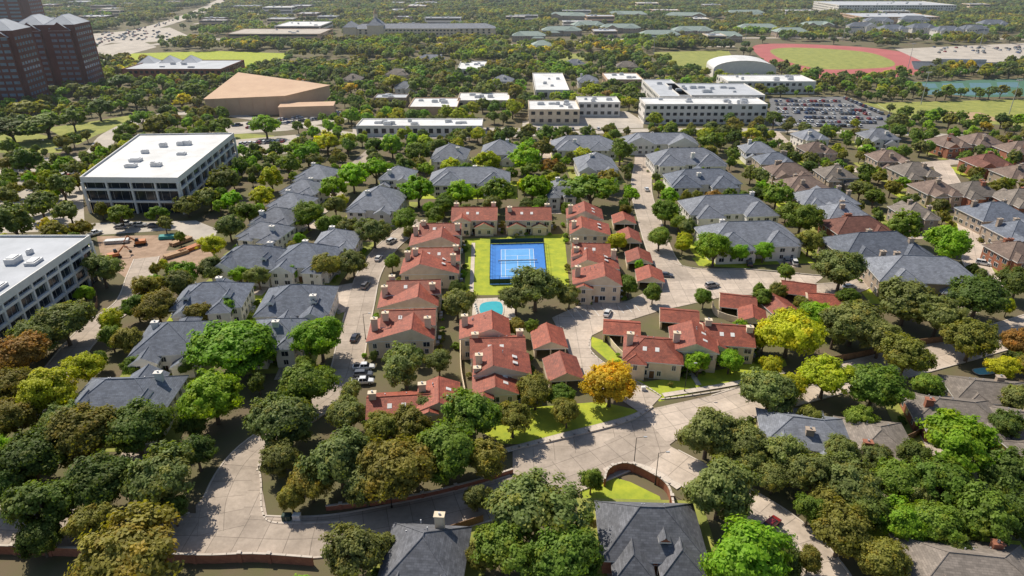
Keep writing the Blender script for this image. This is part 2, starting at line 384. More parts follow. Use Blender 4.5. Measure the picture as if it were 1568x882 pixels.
fb.obj("fence",["fence_green"],E)
# pool
E=empty("swimming_pool")
def pool(px,E):
    pts=smooth([P(*p) for p in px],4,True)
    for nm,g_,z,m_ in (("coping",1.12,0.30,"kerb"),("water",1.0,0.33,"pool_water")):
        c=sum(pts,Vector())/len(pts); b=MB(); b.poly([((p.x-c.x)*g_+c.x,(p.y-c.y)*g_+c.y,z) for p in pts]); o=b.obj(nm,[m_],E)
        if o.data.polygons[0].normal.z<0: o.data.flip_normals()
pool([(738,466),(766,464),(769,482),(756,486),(736,481)],E)
E=empty("swimming_pool"); pool([(1490,567),(1514,565),(1524,572),(1500,575)],E)
lc=MB()
for i in range(6):
    p=P(728+i*1,470+i*3.5,0); lc.box(p.x-.3,p.x+.3,p.y-.9,p.y+.9,0.35,0.45); lc.box(p.x-.3,p.x+.3,p.y+.5,p.y+.6,0.46,0.95)
    for dx in(-.25,.25):
        for dy in(-.8,.8): lc.box(p.x+dx-.03,p.x+dx+.03,p.y+dy-.03,p.y+dy+.03,0.1,0.34)
lc.obj("pool_lounger",["paint_white"])
# ---------------------------------------------------------------- houses
SHRUBS=[]
def roofp(rb,wb,cx,cy,L,W,z0,rise,axis='x',hip=1.0,oh=0.5,off=0.0):
    ohx=oh if hip>0 else 0.25
    a=L/2; b=W/2
    if axis=='y': a,b=W/2,L/2
    a+=ohx; b+=oh
    r=max(a-b*hip,0.15)
    T=(lambda x,y,z:(cx+x,cy+y,z)) if axis=='x' else (lambda x,y,z:(cx-y,cy+x,z))
    ze=z0-0.25; o_=off*b
    e=[T(-a,-b,ze),T(a,-b,ze),T(a,b,ze),T(-a,b,ze)]
    t=[T(-a,-b,ze+.25),T(a,-b,ze+.25),T(a,b,ze+.25),T(-a,b,ze+.25)]
    r1=T(-r,o_,z0+rise); r2=T(r,o_,z0+rise)
    rb.poly(e[::-1],1)
    for i in range(4): rb.poly([e[i],e[(i+1)%4],t[(i+1)%4],t[i]],1)
    rb.poly([t[0],t[1],r2,r1]); rb.poly([t[2],t[3],r1,r2])
    if hip>0: rb.poly([t[1],t[2],r2]); rb.poly([t[3],t[0],r1])
    else: wb.poly([t[1],t[2],r2]); wb.poly([t[3],t[0],r1])
    A_=Vector(r1); B_=Vector(r2)
    if (B_-A_).length>0.5: rb.cyl(A_+Vector((0,0,.02)),B_+Vector((0,0,.02)),.13,.13,5)
    if hip>0:
        for q_,r_ in((t[0],r1),(t[3],r1),(t[1],r2),(t[2],r2)): rb.cyl(Vector(q_)+Vector((0,0,.02)),Vector(r_)+Vector((0,0,.02)),.1,.1,5)
def wins(gb,tb,x0,y0,x1,y1,zs,sp_=3.0,ww=1.1,hh=1.3,rng=random):
    a=Vector((x0,y0)); b=Vector((x1,y1)); L=(b-a).length
    if L<2: return
    d=(b-a)/L; nn=Vector((d.y,-d.x)); k=max(1,int(L/sp_))
    for z in zs:
        for i in range(k):
            if rng.random()<0.2: continue
            c=a+d*L*(i+.5)/k; w2=ww*rng.choice((0.8,1,1.5))
            tb.obox(c+nn*0.02,(d.x,d.y),w2+0.24,0.10,z-0.12,z+hh+0.12)
            gb.obox(c+nn*0.06,(d.x,d.y),w2,0.08,z,z+hh)
            tb.obox(c+nn*0.08,(d.x,d.y),0.07,0.10,z,z+hh)
def house(u,v,wpx,dep,yaw,roof,wall,h=5.6,pitch=0.62,wings=2,chim=1,hip=1.0,seed=None,name=None,ridge=None,dorm=0,sky=0,L=None,solar=False,off=0,pad=None):
    rng=random.Random(seed if seed is not None else int(u*7+v*13))
    c=P(u,v,h+1.2)
    if L is None: L=wpx/ppm(c)
    c.z=0
    if name is None: name={'r':'red_tile_townhouse'}.get(roof,'suburban_house')
    E=empty(name,c,math.radians(yaw))
    RM={'g':'shingle_gray','b':'shingle_blue','k':'shingle_dark','n':'shingle_brown','t':'shingle_tan','u':'shingle_rust','r':'tile_red','gr':'shingle_green'}[roof]
    WM={'w':'stucco_white','c':'stucco_cream','t':'brick_tan','r':'brick_red'}[wall]
    W=dep; wb=MB(); rb=MB(); gb=MB(); tb=MB(); cb=MB(); db=MB()
    wb.box(-L/2,L/2,-W/2,W/2,0,h)
    ax='x' if (L>=W if ridge is None else ridge=='x') else 'y'
    mn=(W if ax=='x' else L)
    rise=min(mn/2*pitch,6.5)
    roofp(rb,wb,0,0,L,W,h,rise,ax,hip if mn<=max(L,W)+0.1 else 0.6,0.5,off)
    zs=[1.0] if h<4.2 else [1.0,h-2.1]
    s=[(-L/2,-W/2,L/2,-W/2),(L/2,-W/2,L/2,W/2),(L/2,W/2,-L/2,W/2),(-L/2,W/2,-L/2,-W/2)]
    for q in s: wins(gb,tb,*q,zs,rng=rng)
    slots=[(-0.27,-1),(0.27,-1),(0.05,1),(-0.3,1),(0.32,1)]
    ext=0
    for i in range(min(wings,5)):
        fx,sy=slots[i]; ww=L*rng.uniform(0.3,0.42); pr=rng.uniform(1.5,4) if roof!='r' else rng.uniform(1,2); x=fx*L+rng.uniform(-.05,.05)*L
        ext=max(ext,pr)
        y0,y1=(-W/2-pr,0) if sy<0 else (0,W/2+pr)
        hh=h-rng.choice((0.02,0.6,2.4 if h>5 else 0.3))
        wb.box(x-ww/2,x+ww/2,y0,y1,0,hh)
        hp=rng.choice((0,0.9,0.9)) if hip>0 else 0
        yc=(y0+y1)/2
        rs=min(ww/2*pitch*1.05,rise*0.92)
        roofp(rb,wb,x,yc,ww,abs(y1-y0),hh,rs,'y',hp,0.4)
        yy=y0 if sy<0 else y1
        if sy<0: wins(gb,tb,x-ww/2,yy,x+ww/2,yy,[z for z in zs if z+1.4<hh],rng=rng)
        else: wins(gb,tb,x+ww/2,yy,x-ww/2,yy,[z for z in zs if z+1.4<hh],rng=rng)
        wins(gb,tb,x+ww/2,(y0 if sy<0 else W/2),x+ww/2,(-W/2 if sy<0 else y1),[z for z in zs if z+1.4<hh],rng=rng)
    db.box(-0.6,0.6,-W/2-0.1,-W/2+0.05,0.1,2.2); tb.box(-0.8,0.8,-W/2-0.06,-W/2+0.03,0,2.4)
    for i in range(chim):
        x=rng.uniform(-0.35,0.4)*L; y=rng.choice((-1,1))*rng.uniform(0.1,0.35)*W
        if roof=='r': x=(-.42,.42)[i%2]*L; y=rng.uniform(-.3,.3)*W
        if ax=='y': zt=h+rise*(1-abs(x)/(L/2))
        else: zt=h+rise*(1-abs(y)/(W/2))
        zt=max(zt+1.3,h+rise*0.8+(1.2 if roof=='r' else 0))
        cb.box(x-.8,x+.8,y-.55,y+.55,h-0.5,zt); cb.box(x-.95,x+.95,y-.7,y+.7,zt,zt+.2); cb.cyl((x,y,zt+.2),(x,y,zt+.6),.22,.22,8,1)
    if ax=='x':
        for i in range(dorm):
            x=(-0.3+0.6*i/max(dorm-1,1))*L if dorm>1 else 0.1*L
            y0=-W/2*0.72; zb=h+rise*0.28
            wb.box(x-.7,x+.7,y0,y0+3,zb-0.6,zb+1.1); roofp(rb,wb,x,y0+1.6,1.7,3.6,zb+1.1,0.8,'y',0,0.2)
            gb.box(x-.4,x+.4,y0-.06,y0,zb+.1,zb+.95)
    kb_=MB()
    for i in range(sky):
        sx=(-0.15+0.22*i)*L; fy=-0.5
        if ax=='x':
            n_=Vector((0,-rise,W/2)).normalized(); pc=Vector((sx,fy*W/2,h+rise*(1+fy)+0.14)); t1=Vector((1,0,0)); t2=n_.cross(t1)
        else:
            n_=Vector((rise,0,L/2)).normalized(); pc=Vector((0.5*L/2,(-0.2+0.3*i)*W,h+rise*0.5+0.14)); t1=Vector((0,1,0)); t2=n_.cross(t1)
        q=[pc+t1*a_*.5+t2*b2*.6 for a_,b2 in((-1,-1),(1,-1),(1,1),(-1,1))]
        kb_.hexa([p-n_*.15 for p in q],[p+n_*.06 for p in q])
    if solar and ax=='x':
        for r_ in range(2):
            for i in range(5):
                n_=Vector((0,-rise,W/2)).normalized(); fy=-0.35-0.28*r_
                pc=Vector((0.02*L+i*1.15,fy*(W/2+.5),h+rise*(1+fy)+0.12)); t1=Vector((1,0,0)); t2=n_.cross(t1)
                q=[pc+t1*a_*.53+t2*b2*.85 for a_,b2 in((-1,-1),(1,-1),(1,1),(-1,1))]
                db.hexa([p-n_*.05 for p in q],[p+n_*.05 for p in q],1)
    for i in range(3):
        x=rng.uniform(-.3,.3)*L; y=rng.uniform(0.1,0.3)*W
        zt=h+rise*(1-abs(y)/(W/2)) if ax=='x' else h+rise*(1-abs(x)/(L/2))
        cb.cyl((x,y,zt-0.3),(x,y,zt+0.45),.12,.12,6,1)
    for i in range(2):
        yy=rng.uniform(-.3,.3)*W; cb.box(L/2+.5,L/2+1.4,yy-.45,yy+.45,0.05,.95,1); cb.cyl((L/2+.95,yy,.95),(L/2+.95,yy,1.02),.36,.36,10,1)
    wb.obj("walls",[WM],E); rb.obj("roof",[RM,"trim_white"],E); gb.obj("windows",["glass"],E); tb.obj("window_frames",["trim_white"],E)
    cb.obj("chimney",[("stucco_cream" if roof in 'rk' else WM),"metal_light"],E); db.obj("door",["door_wood","solar"],E); kb_.obj("skylights",["trim_white"],E)
    R_=Matrix.Rotation(math.radians(yaw),2)
    W2=lambda x,y: R_@Vector((x,y))+Vector((c.x,c.y))
    if roof!='r' and c.y<420:
        q=[W2(sx*(L/2+3.5),sy*(W/2+5)) for sx,sy in((-1,-1),(1,-1),(1,1),(-1,1))]
        area("yard",[(p.x,p.y,0) for p in q],rng.choice(("lawn","lawn_dull","lawn_dull")),0.006,ex=False,world=True)
        xx=rng.choice((-.3,.3))*L
        q=[W2(xx-2.6,-W/2-8),W2(xx+2.6,-W/2-8),W2(xx+2.6,-W/2),W2(xx-2.6,-W/2)]
        area("house_driveway",[(p.x,p.y,0) for p in q],"concrete",0.03,ex=False,world=True)
    if c.y<330:
        for i in range(9 if c.y<250 else 5):
            sd_=rng.choice((0,1,2))
            if sd_==0: p=W2(rng.uniform(-.5,.5)*L,-W/2-1.3-(ext if rng.random()<.4 else 0))
            elif sd_==1: p=W2(L/2+1.5,rng.uniform(-.5,.5)*W)
            else: p=W2(-L/2-1.5,rng.uniform(-.5,.5)*W)
            SHRUBS.append((p.x,p.y,rng.uniform(.7,1.6)))
    g_=1.5
    excl([tuple(R_@Vector((sx*(L/2+g_),sy*(W/2+(ext if sy<0 else 1)+g_)))+Vector((c.x,c.y))) for sx,sy in((-1,-1),(1,-1),(1,1),(-1,1))])
    return E
# --- red tile townhouses
def rh(u,v,w_,d,yaw,**k):
    k.setdefault('pitch',0.50); k.setdefault('wings',1); k.setdefault('hip',0); k.setdefault('h',5.8); k.setdefault('sky',2)
    house(u,v,w_,d,yaw,'r','c',**k)
rh(727,324,68,12,0,chim=2,wings=2); rh(809,324,68,12,0,chim=2,wings=2)
rh(675,347,62,10,2,ridge='x',h=6.6,chim=2); rh(666,362,72,11,2,h=5.2,ridge='y',off=-.3,pitch=.4,wings=0)
rh(668,385,72,10,2,ridge='x',h=6.6,chim=2); rh(659,402,84,12,2,h=5.2,ridge='y',off=.3,pitch=.4,wings=0,chim=2)
rh(634,434,80,9,4,ridge='x',h=6.6,chim=1); rh(626,451,86,11,4,h=5.2,ridge='y',off=-.35,pitch=.4,wings=0,chim=2)
rh(626,480,80,9,4,ridge='x',h=6.6,chim=1); rh(615,499,96,11,4,h=5.2,ridge='y',off=-.35,pitch=.4,wings=0,chim=2)
rh(895,323,52,11,-3,ridge='y',chim=1,h=6.4); rh(903,346,58,11,-3,ridge='y',h=5.2,off=.4,pitch=.42,wings=0)
rh(905,378,56,10,-4,h=6.6,ridge='x'); rh(911,396,68,10,-4,h=5.2,ridge='y',off=.35,pitch=.42,wings=0,chim=2); rh(914,420,70,10,-4,h=6.0,ridge='y',pitch=.45,off=-.3)
rh(742,497,72,10,3,h=6.4,ridge='y',off=-.3,pitch=.45,wings=0,chim=1); rh(762,524,82,10,3,h=5.4,ridge='x',chim=2); rh(768,551,82,9,3,h=6.4,ridge='y',off=.3,pitch=.42,wings=0); rh(758,580,64,9,3,h=4.8,ridge='y',pitch=.45)
rh(612,612,96,9,6,h=4.6,chim=1,ridge='x'); rh(672,600,60,10,6,h=5.6,ridge='y',pitch=.45)
rh(1000,528,84,12,-10,h=5.0,hip=0.8,ridge='x'); rh(1062,514,64,12,-8,h=5.8,chim=1,ridge='y',pitch=.45,wings=0); rh(1114,506,72,11,-8,h=5.2,chim=2)
def carport(u,v,wpx,dep,yaw):
    c=P(u,v,3.0); L=wpx/ppm(c); c.z=0; E=empty("red_tile_carport",c,math.radians(yaw)); rb=MB(); wb=MB(); W=dep
    roofp(rb,wb,0,0,L,W,2.7,W/2*.42,'x' if L>W else 'y',0,0.4)
    for x in(-L/2+.3,0,L/2-.3):
        for y in(-W/2+.3,W/2-.3): wb.box(x-.15,x+.15,y-.15,y+.15,0,2.6)
    wb.box(-L/2,L/2,W/2-.1,W/2+.05,0,2.5); wb.box(-L/2-.05,-L/2+.1,-W/2,W/2-.12,0,2.5)
    wb.obj("posts_and_walls",["stucco_cream"],E); rb.obj("roof",["tile_red","trim_white"],E)
    R_=Matrix.Rotation(math.radians(yaw),2)
    excl([tuple(R_@Vector((sx*(L/2+1),sy*(W/2+1)))+Vector((c.x,c.y))) for sx,sy in((-1,-1),(1,-1),(1,1),(-1,1))])
for q in ((955,335,32,9,-3),(963,362,32,10,-3),(978,393,36,9,-4),(995,421,38,9,-5),(840,517,48,10,4),(862,563,50,10,6),(952,500,54,8,-8),(1040,482,56,8,-10),(1130,460,52,9,-15),(1222,440,48,9,-18),(1192,466,42,9,10),(1262,457,48,8,-12),(1152,482,38,8,-15)):
    carport(*q)
# --- gray-roof houses
G=[(487,262,52,14,-12,'g','w'),(466,284,56,13,-12,'g','w'),(447,305,58,13,-12,'g','w'),(426,328,62,13,-12,'g','w'),(406,350,66,12,-12,'g','w'),
(388,390,95,15,-6,'b','w'),(470,388,85,16,-4,'b','w'),(516,363,62,14,0,'g','w'),
(325,448,100,15,6,'b','w'),(262,512,92,16,8,'b','w'),(455,455,105,17,4,'b','w'),(425,502,80,13,4,'b','w'),(190,600,145,15,3,'b','w'),
(580,303,72,22,-6,'g','w'),(610,264,48,14,-4,'g','w'),(690,232,52,18,-3,'g','w'),(765,226,52,18,-2,'g','w'),(720,268,120,16,0,'g','w'),(893,218,95,16,0,'g','w'),(912,247,58,20,2,'g','w'),(858,285,42,16,2,'g','w'),
(1010,212,110,14,0,'g','w'),(1050,240,108,18,3,'g','w'),(1075,270,105,15,3,'b','w'),(1112,312,128,16,4,'g','w'),(1145,355,140,17,4,'g','w'),
(1230,280,68,14,4,'n','t'),(1262,300,86,14,4,'g','t'),(1290,322,70,14,5,'g','t'),(1312,342,88,13,6,'u','r'),(1340,372,135,17,5,'b','t'),(1410,410,145,17,-6,'g','t'),
(1345,205,48,14,0,'g','w'),(1452,215,44,14,8,'n','r'),(1186,242,52,13,0,'b','t'),(1207,258,60,13,0,'n','t'),(1500,212,50,14,4,'n','t'),(1512,245,56,14,4,'u','r'),(1400,258,56,14,4,'t','t'),
(1490,288,60,14,4,'t','r'),(1522,322,78,15,6,'b','t'),(1556,350,60,14,4,'b','t'),(1432,285,52,14,4,'n','t'),(1562,262,60,14,4,'n','t'),(1556,380,60,12,4,'n','r'),(1560,300,60,14,0,'t','r'),(1360,238,48,13,0,'n','t'),(1280,262,48,13,0,'t','t'),(1400,320,50,13,0,'t','t'),(1565,225,60,14,0,'n','r'),(1160,225,46,13,0,'g','w')]
for q in G: house(*q,wings=3,chim=1 if q[6]=='w' else 2,dorm=2 if q[2]>90 and q[0]<600 else 0)
house(650,846,120,14,-4,'k','r',h=3.4,pitch=0.8,wings=2,chim=1,solar=True)
house(995,805,150,13,-2,'k','r',h=3.6,pitch=0.85,wings=2,chim=0,dorm=1)
house(1490,862,190,12,-8,'t','r',h=3.4,pitch=.5,wings=2)
house(1235,653,130,12,-12,'g','t',h=3.4,pitch=.55,wings=3,chim=1)
house(1345,668,95,14,-10,'t','r',h=3.4,pitch=.5,wings=2,chim=1)
house(1462,622,125,11,-12,'t','r',h=3.2,pitch=.5,wings=2)
house(1520,592,120,10,-10,'t','t',h=3.2,pitch=.5,wings=2)
house(1580,640,120,10,-10,'t','t',h=3.2,pitch=.5,wings=2)
house(-60,600,120,14,5,'b','w'); house(1660,520,130,14,5,'n','r',h=3.4); house(1650,700,150,14,5,'t','r',h=3.4); house(1720,420,130,14,5,'n','r')
# ---------------------------------------------------------------- larger flat buildings
def flat(name,roofc,h,wall,roofm,storeys=2,style='win',units=4,seed=1,bay=4.0):
    rng=random.Random(seed); pts=[Vector((p.x,p.y)) for p in roofc]
    ar=sum(pts[i].x*pts[(i+1)%len(pts)].y-pts[(i+1)%len(pts)].x*pts[i].y for i in range(len(pts)))
    if ar<0: pts=pts[::-1]
    c=sum(pts,Vector((0,0)))/len(pts); pts=[p-c for p in pts]
    E=empty(name,(c.x,c.y,0)); wb=MB(); gb=MB(); rb=MB(); ub=MB(); n_=len(pts)
    ins=0.9 if style=='office' else 0
    def inset(d):
        out=[]
        for i in range(n_):
            a,b,c2=pts[i-1],pts[i],pts[(i+1)%n_]
            d1=(b-a).normalized(); d2=(c2-b).normalized(); n1=Vector((-d1.y,d1.x)); n2=Vector((-d2.y,d2.x))
            bis=(n1+n2).normalized(); out.append(b+bis*d/max(bis.dot(n1),.3))
        return out
    ip=inset(ins) if ins else pts
    core=gb if style=='office' else wb
    for i in range(n_):
        a,b=ip[i],ip[(i+1)%n_]; core.poly([(a.x,a.y,0),(b.x,b.y,0),(b.x,b.y,h-0.1),(a.x,a.y,h-0.1)])
    rp=inset(0.35)
    rb.poly([(p.x,p.y,h-0.3) for p in rp])
    sh=h/storeys
    for i in range(n_):
        a,b=pts[i],pts[(i+1)%n_]; d=b-a; L=d.length; d.normalize(); nn=Vector((d.y,-d.x)); m_=(a+b)/2
        wb.obox(m_-nn*0.17,(d.x,d.y),L+0.02*i,0.35,h-0.9 if style!='office' else h-2.0,h+0.3+i*0.004)
        k=max(1,int(L/bay))
        if style=='office':
            for s_ in range(1,storeys): wb.obox(m_-nn*0.5,(d.x,d.y),L-0.04,0.9,s_*sh-0.4,s_*sh+0.4+i*0.003)
            for j in range(k+1):
                q=a.lerp(b,j/k); wb.obox(q-nn*0.45,(d.x,d.y),0.7,0.86,0,h-2.0)
            for j in range(k*3): 
                q=a.lerp(b,(j+.5)/(k*3)); ub.obox(q-nn*0.88,(d.x,d.y),0.08,0.1,0,h-2.0)
        elif style=='win':
            for s_ in range(storeys):
                for j in range(k):
                    if rng.random()<.1: continue
                    q=a.lerp(b,(j+.5)/k); gb.obox(q+nn*0.03,(d.x,d.y),bay*0.55,0.1,s_*sh+sh*.3,s_*sh+sh*.75)
        elif style=='band':
            for s_ in range(storeys):
                gb.obox(m_+nn*0.03,(d.x,d.y),L*0.94,0.1,s_*sh+sh*.35,s_*sh+sh*.8)
    for i in range(units):
        x=rng.uniform(.15,.85); y=rng.uniform(.2,.8)
        q=(ip[0]*(1-x)+ip[1]*x)*(1-y)+(ip[-1]*(1-x)+ip[2 if n_>3 else 1]*x)*y
        d=(ip[1]-ip[0]).normalized(); sz=rng.uniform(1.2,3.2); hh=rng.uniform(.8,1.8)
        ub.obox(q,(d.x,d.y),sz*1.5,sz,h-0.3,h-.3+hh); ub.obox(q,(d.x,d.y),sz*1.1,sz*.7,h-.3+hh,h-.2+hh+.15)
    wb.obj("walls",[wall],E); gb.obj("windows",["glass"],E); rb.obj("roof",[roofm],E); ub.obj("roof_units",["metal_light"],E)
    g=[p*1.0+c for p in inset(-3)]; excl(g)
    return E
def R4(a,b,c,d,h): return [P(*a,h),P(*b,h),P(*c,h),P(*d,h)]
h=15
flat("office_building",R4((122,272),(272,273),(358,204),(212,206),h),h,"trim_white","membrane",3,'office',9,3,8)
flat("office_building",R4((-150,560),(0,455),(138,361),(-60,361),h),h,"trim_white","membrane_gray",4,'office',7,5,6)
def fx(name,u0,u1,vb,vf,h,wall,roofm,st=1,style='win',units=4,bay=4.5,skew=0):
    a=P(u0,vf,h); b=P(u1,vf,h); yb=P(u0,vb,h).y
    flat(name,[a,b,Vector((b.x+skew,yb,h)),Vector((a.x+skew,yb,h))],h,wall,roofm,st,style,units,int(u0),bay)
B=fx
B("school_building",572,622,144,150,6,"brick_tan","membrane_gray",1); B("school_building",625,700,150,164,6,"stucco_tan","membrane",1)
B("school_building",545,738,182,193,6,"stucco_white","membrane",1,units=10); B("school_building",700,780,142,154,6,"stucco_cream","membrane",1)
B("school_building",810,888,154,168,9,"stucco_cream","membrane",2,units=8); B("school_building",886,950,148,157,9,"stucco_white","membrane",2)
B("school_building",820,872,112,138,7,"stucco_white","membrane",1); B("school_building",700,748,94,106,6,"stucco_white","membrane",1)
B("school_building",930,985,112,122,7,"stucco_tan","membrane",1)
B("apartment_building",988,1176,150,160,12,"stucco_white","membrane",3,'win',8,4.2); B("apartment_building",1010,1060,122,148,12,"stucco_white","membrane_gray",3); B("apartment_building",1040,1172,128,146,12,"stucco_white","membrane_gray",3,units=12)
B("apartment_building",1115,1250,115,125,9,"stucco_white","membrane",2,units=8)
B("parking_garage",345,490,44,52,12,"stucco_tan","lot_light",3,'band'); B("office_building",420,490,33,40,14,"stucco_white","membrane",3,'band')
B("hall_building",186,338,92,106,10,"brick_red","membrane_gray",2,'win')
B("warehouse",555,700,38,44,12,"stucco_cream","membrane_gray",3)
B("apartment_building",1285,1465,2,8,16,"stucco_white","membrane_gray",4,'win',8); B("apartment_building",1320,1440,20,26,10,"stucco_tan","membrane_gray",3)
# theatre
E=empty("theatre_building"); tb_=MB(); rf=MB()
base=[P(318,178),P(440,175),P(508,162),P(372,150)]
hh=[11,12,14,18]
tops=[Vector((p.x,p.y,h_)) for p,h_ in zip(base,hh)]
for i in range(4):
    j=(i+1)%4; tb_.poly([base[i],base[j],tops[j],tops[i]])
cen=sum(tops,Vector())/4
rt=[cen+(t-cen)*1.02+Vector((0,0,.1)) for t in tops]; rf.poly([rt[0],rt[1],rt[2]]); rf.poly([rt[0],rt[2],rt[3]])
p=P(440,177); tb_.obox((p.x+14,p.y),(1,0.15),34,14,0,7); rf.obox((p.x+14,p.y),(1,0.15),34.6,14.6,7,7.4)
gl=MB(); p=P(465,178); gl.obox((p.x,p.y-4),(1,0.15),16,1.2,0.5,4)
for k in range(6):
    q=base[0].lerp(base[1],.1+.16*k); tb_.obox((q.x,q.y-.1),(1,0.02),.5,.5,0,10.5)
tb_.obj("walls",["stucco_tan"],E); rf.obj("roof",["stucco_tan"],E); gl.obj("windows",["glass"],E); excl([p+(p-cen)*0.15 for p in base])
def tower(u,v,wm,dm,h,yaw,ng=2):
    c=P(u,v); E=empty("brick_office_tower",c,math.radians(yaw)); wb=MB(); gb=MB(); rb=MB()
    wb.box(-wm/2,wm/2,-dm/2,dm/2,0,h)
    gw=wm/ng
    for i in range(ng):
        x=-wm/2+gw*(i+.5); roofp(rb,wb,x,0,gw-0.1,dm,h,gw*.30,'y',0.8,0.0)
        wb.box(x-gw*.36,x+gw*.36,-dm/2-2,-dm/2+.1,0,h-4); roofp(rb,wb,x,-dm/2-.5,gw*.72,3,h-4,gw*.28,'y',0,0.0)
    st_=int(h/4)
    for k in range(1,st_):
        z=k*4
        for i in range(ng):
            x=-wm/2+gw*(i+.5)
            for t in range(3):
                xx=x-gw*.24+t*gw*.24; gb.box(xx-gw*.09,xx+gw*.09,-dm/2-2.1,-dm/2-1.95,z,z+1.9)
        for t in range(int(dm/4)):
            y=-dm/2+2+t*4
            for sx in(-1,1): gb.box(min(sx*wm/2,sx*(wm/2+.1)),max(sx*wm/2,sx*(wm/2+.1)),y-1.2,y+1.2,z,z+1.9)
    wb.obj("walls",["brick_dark"],E); gb.obj("windows",["glass_blue"],E); rb.obj("roof",["membrane_gray","metal_light"],E)
    excl([(c.x-wm/2-4,c.y-dm/2-5),(c.x+wm/2+4,c.y-dm/2-5),(c.x+wm/2+4,c.y+dm/2+4),(c.x-wm/2-4,c.y+dm/2+4)])
tower(18,160,42,26,50,8,2); tower(108,134,42,30,48,8,2); tower(-60,160,40,30,56,8,2); tower(30,70,60,30,62,8,1)
c=P(265,112); E=empty("gabled_hall",c,0.1); wb=MB(); rb=MB(); gb=MB()
for x in(-18,0,18):
    wb.box(x-8,x+8,-9,9,0,9); roofp(rb,wb,x,0,16,18,9,6,'y',0.9,.4); gb.box(x-4,x+4,-9.1,-8.95,2,7)
wb.obj("walls",["brick_red"],E); rb.obj("roof",["membrane_gray","metal_light"],E); gb.obj("windows",["glass"],E)
c=P(578,58); E=empty("courthouse_building",c,0.05); wb=MB(); rb=MB(); gb=MB()
wb.box(-30,150,-12,12,0,12); roofp(rb,wb,60,0,180,24,12,5,'x',1,0.5)
wb.box(-10,10,-14,10,0,16); roofp(rb,wb,0,-2,20,24,16,9,'y',1,0.5,); wb.box(-40,-24,-14,14,0,14); roofp(rb,wb,-32,0,16,28,14,6,'y',1,.5); wb.cyl((0,-2,22),(0,-2,29),2.5,2.5,8); rb.cyl((0,-2,29),(0,-2,35),3,0.2,8,2)
for x in range(-26,148,7):
    for z in(2,6,9): gb.box(x-1.3,x+1.3,-12.1,-11.9,z,z+2)
wb.obj("walls",["stucco_cream"],E); rb.obj("roof",["shingle_gray","trim_white","infield"],E); gb.obj("windows",["glass"],E)
excl([(c.x-45,c.y-16),(c.x+155,c.y-16),(c.x+155,c.y+16),(c.x-45,c.y+16)])
c=P(1132,116); E=empty("gymnasium",c,-0.08); wb=MB(); rb=MB(); k=14; Lg=26; Wg=17
arc=[(math.cos(math.pi*i/k)*Lg,8+math.sin(math.pi*i/k)*7) for i in range(k+1)]
wb.box(-Lg,Lg,-Wg,Wg,0,8)
for i in range(k):
    (x0,z0),(x1,z1)=arc[i],arc[i+1]; rb.poly([(x0,-Wg-.5,z0),(x0,Wg+.5,z0),(x1,Wg+.5,z1),(x1,-Wg-.5,z1)])
wb.poly([(x,-Wg,z) for x,z in arc][::-1]); wb.poly([(x,Wg,z) for x,z in arc])
wb.obj("walls",["stucco_white"],E); rb.obj("roof",["membrane"],E); excl([(c.x-30,c.y-22),(c.x+30,c.y-22),(c.x+30,c.y+20),(c.x-30,c.y+20)])
c=P(1480,108); E=empty("bleachers",c,-0.12); wb=MB(); 
for i in range(10): wb.box(-45,45,i*1.0,i*1.0+1.02,i*.5,i*.5+.55+0.01)
wb.box(-20,20,10.4,13,5,8.5); wb.box(-45,45,10.1,10.3,5,6.3); wb.obj("seating",["metal_light"],E)
rng=random.Random(11)
for (u,v,w_) in [(810,52,50),(860,44,60),(900,36,50),(950,40,60),(1010,50,60),(1060,44,60),(1110,52,50),(1160,40,60),(1210,46,50),(1250,36,50),(870,22,60),(960,20,60),(1050,22,60),(1140,18,60),(830,66,30)]:
    house(u,v,w_,18,rng.uniform(-15,15),'gr','t',h=7,pitch=.5,wings=3,chim=0,name="apartment_house")
for (u,v,w_) in [(1320,38,40),(1365,42,40),(1410,40,40),(1450,44,40),(1490,42,40),(1345,30,40),(1400,28,40),(1520,34,40)]:
    house(u,v,w_,16,rng.uniform(-10,10),'b','w',h=9,pitch=.6,wings=3,chim=0,name="apartment_house")
for i in range(60):
    u=rng.uniform(-40,1600); v=rng.choice((rng.uniform(2,30),rng.uniform(4,62)))
    h=rng.uniform(6,11); a=P(u,v,h)
    if inside(a.x,a.y) or a.y<600: continue
    Lx=rng.uniform(20,55); Ly=rng.uniform(15,35)
    if inside(a.x+Lx,a.y) or inside(a.x,a.y+Ly) or inside(a.x+Lx,a.y+Ly): continue
    flat("commercial_building",[a,a+Vector((Lx,rng.uniform(-4,4),0)),a+Vector((Lx,Ly,0)),a+Vector((0,Ly,0))],h,rng.choice(("stucco_white","stucco_tan","brick_tan","stucco_cream")),rng.choice(("membrane","membrane_gray","membrane_gray")),2,'band',3,i)
    area("parking_lot",[a+Vector((-8,-18,0)),a+Vector((Lx+8,-18,0)),a+Vector((Lx+8,-1,0)),a+Vector((-8,-1,0))],"lot_light",0.02,world=True)
for (u,v,w_,r_,wl) in [(470,130,30,'t','t'),(540,118,28,'t','t'),(610,110,36,'t','c'),(660,88,40,'g','w'),(900,120,30,'g','w'),(960,98,30,'t','t'),(1240,205,40,'g','w'),(1250,225,44,'n','t'),(620,130,30,'g','w'),(770,120,30,'g','w'),(880,95,30,'g','w')]:
    house(u,v,w_,13,rng.uniform(-10,10),r_,wl,wings=2)
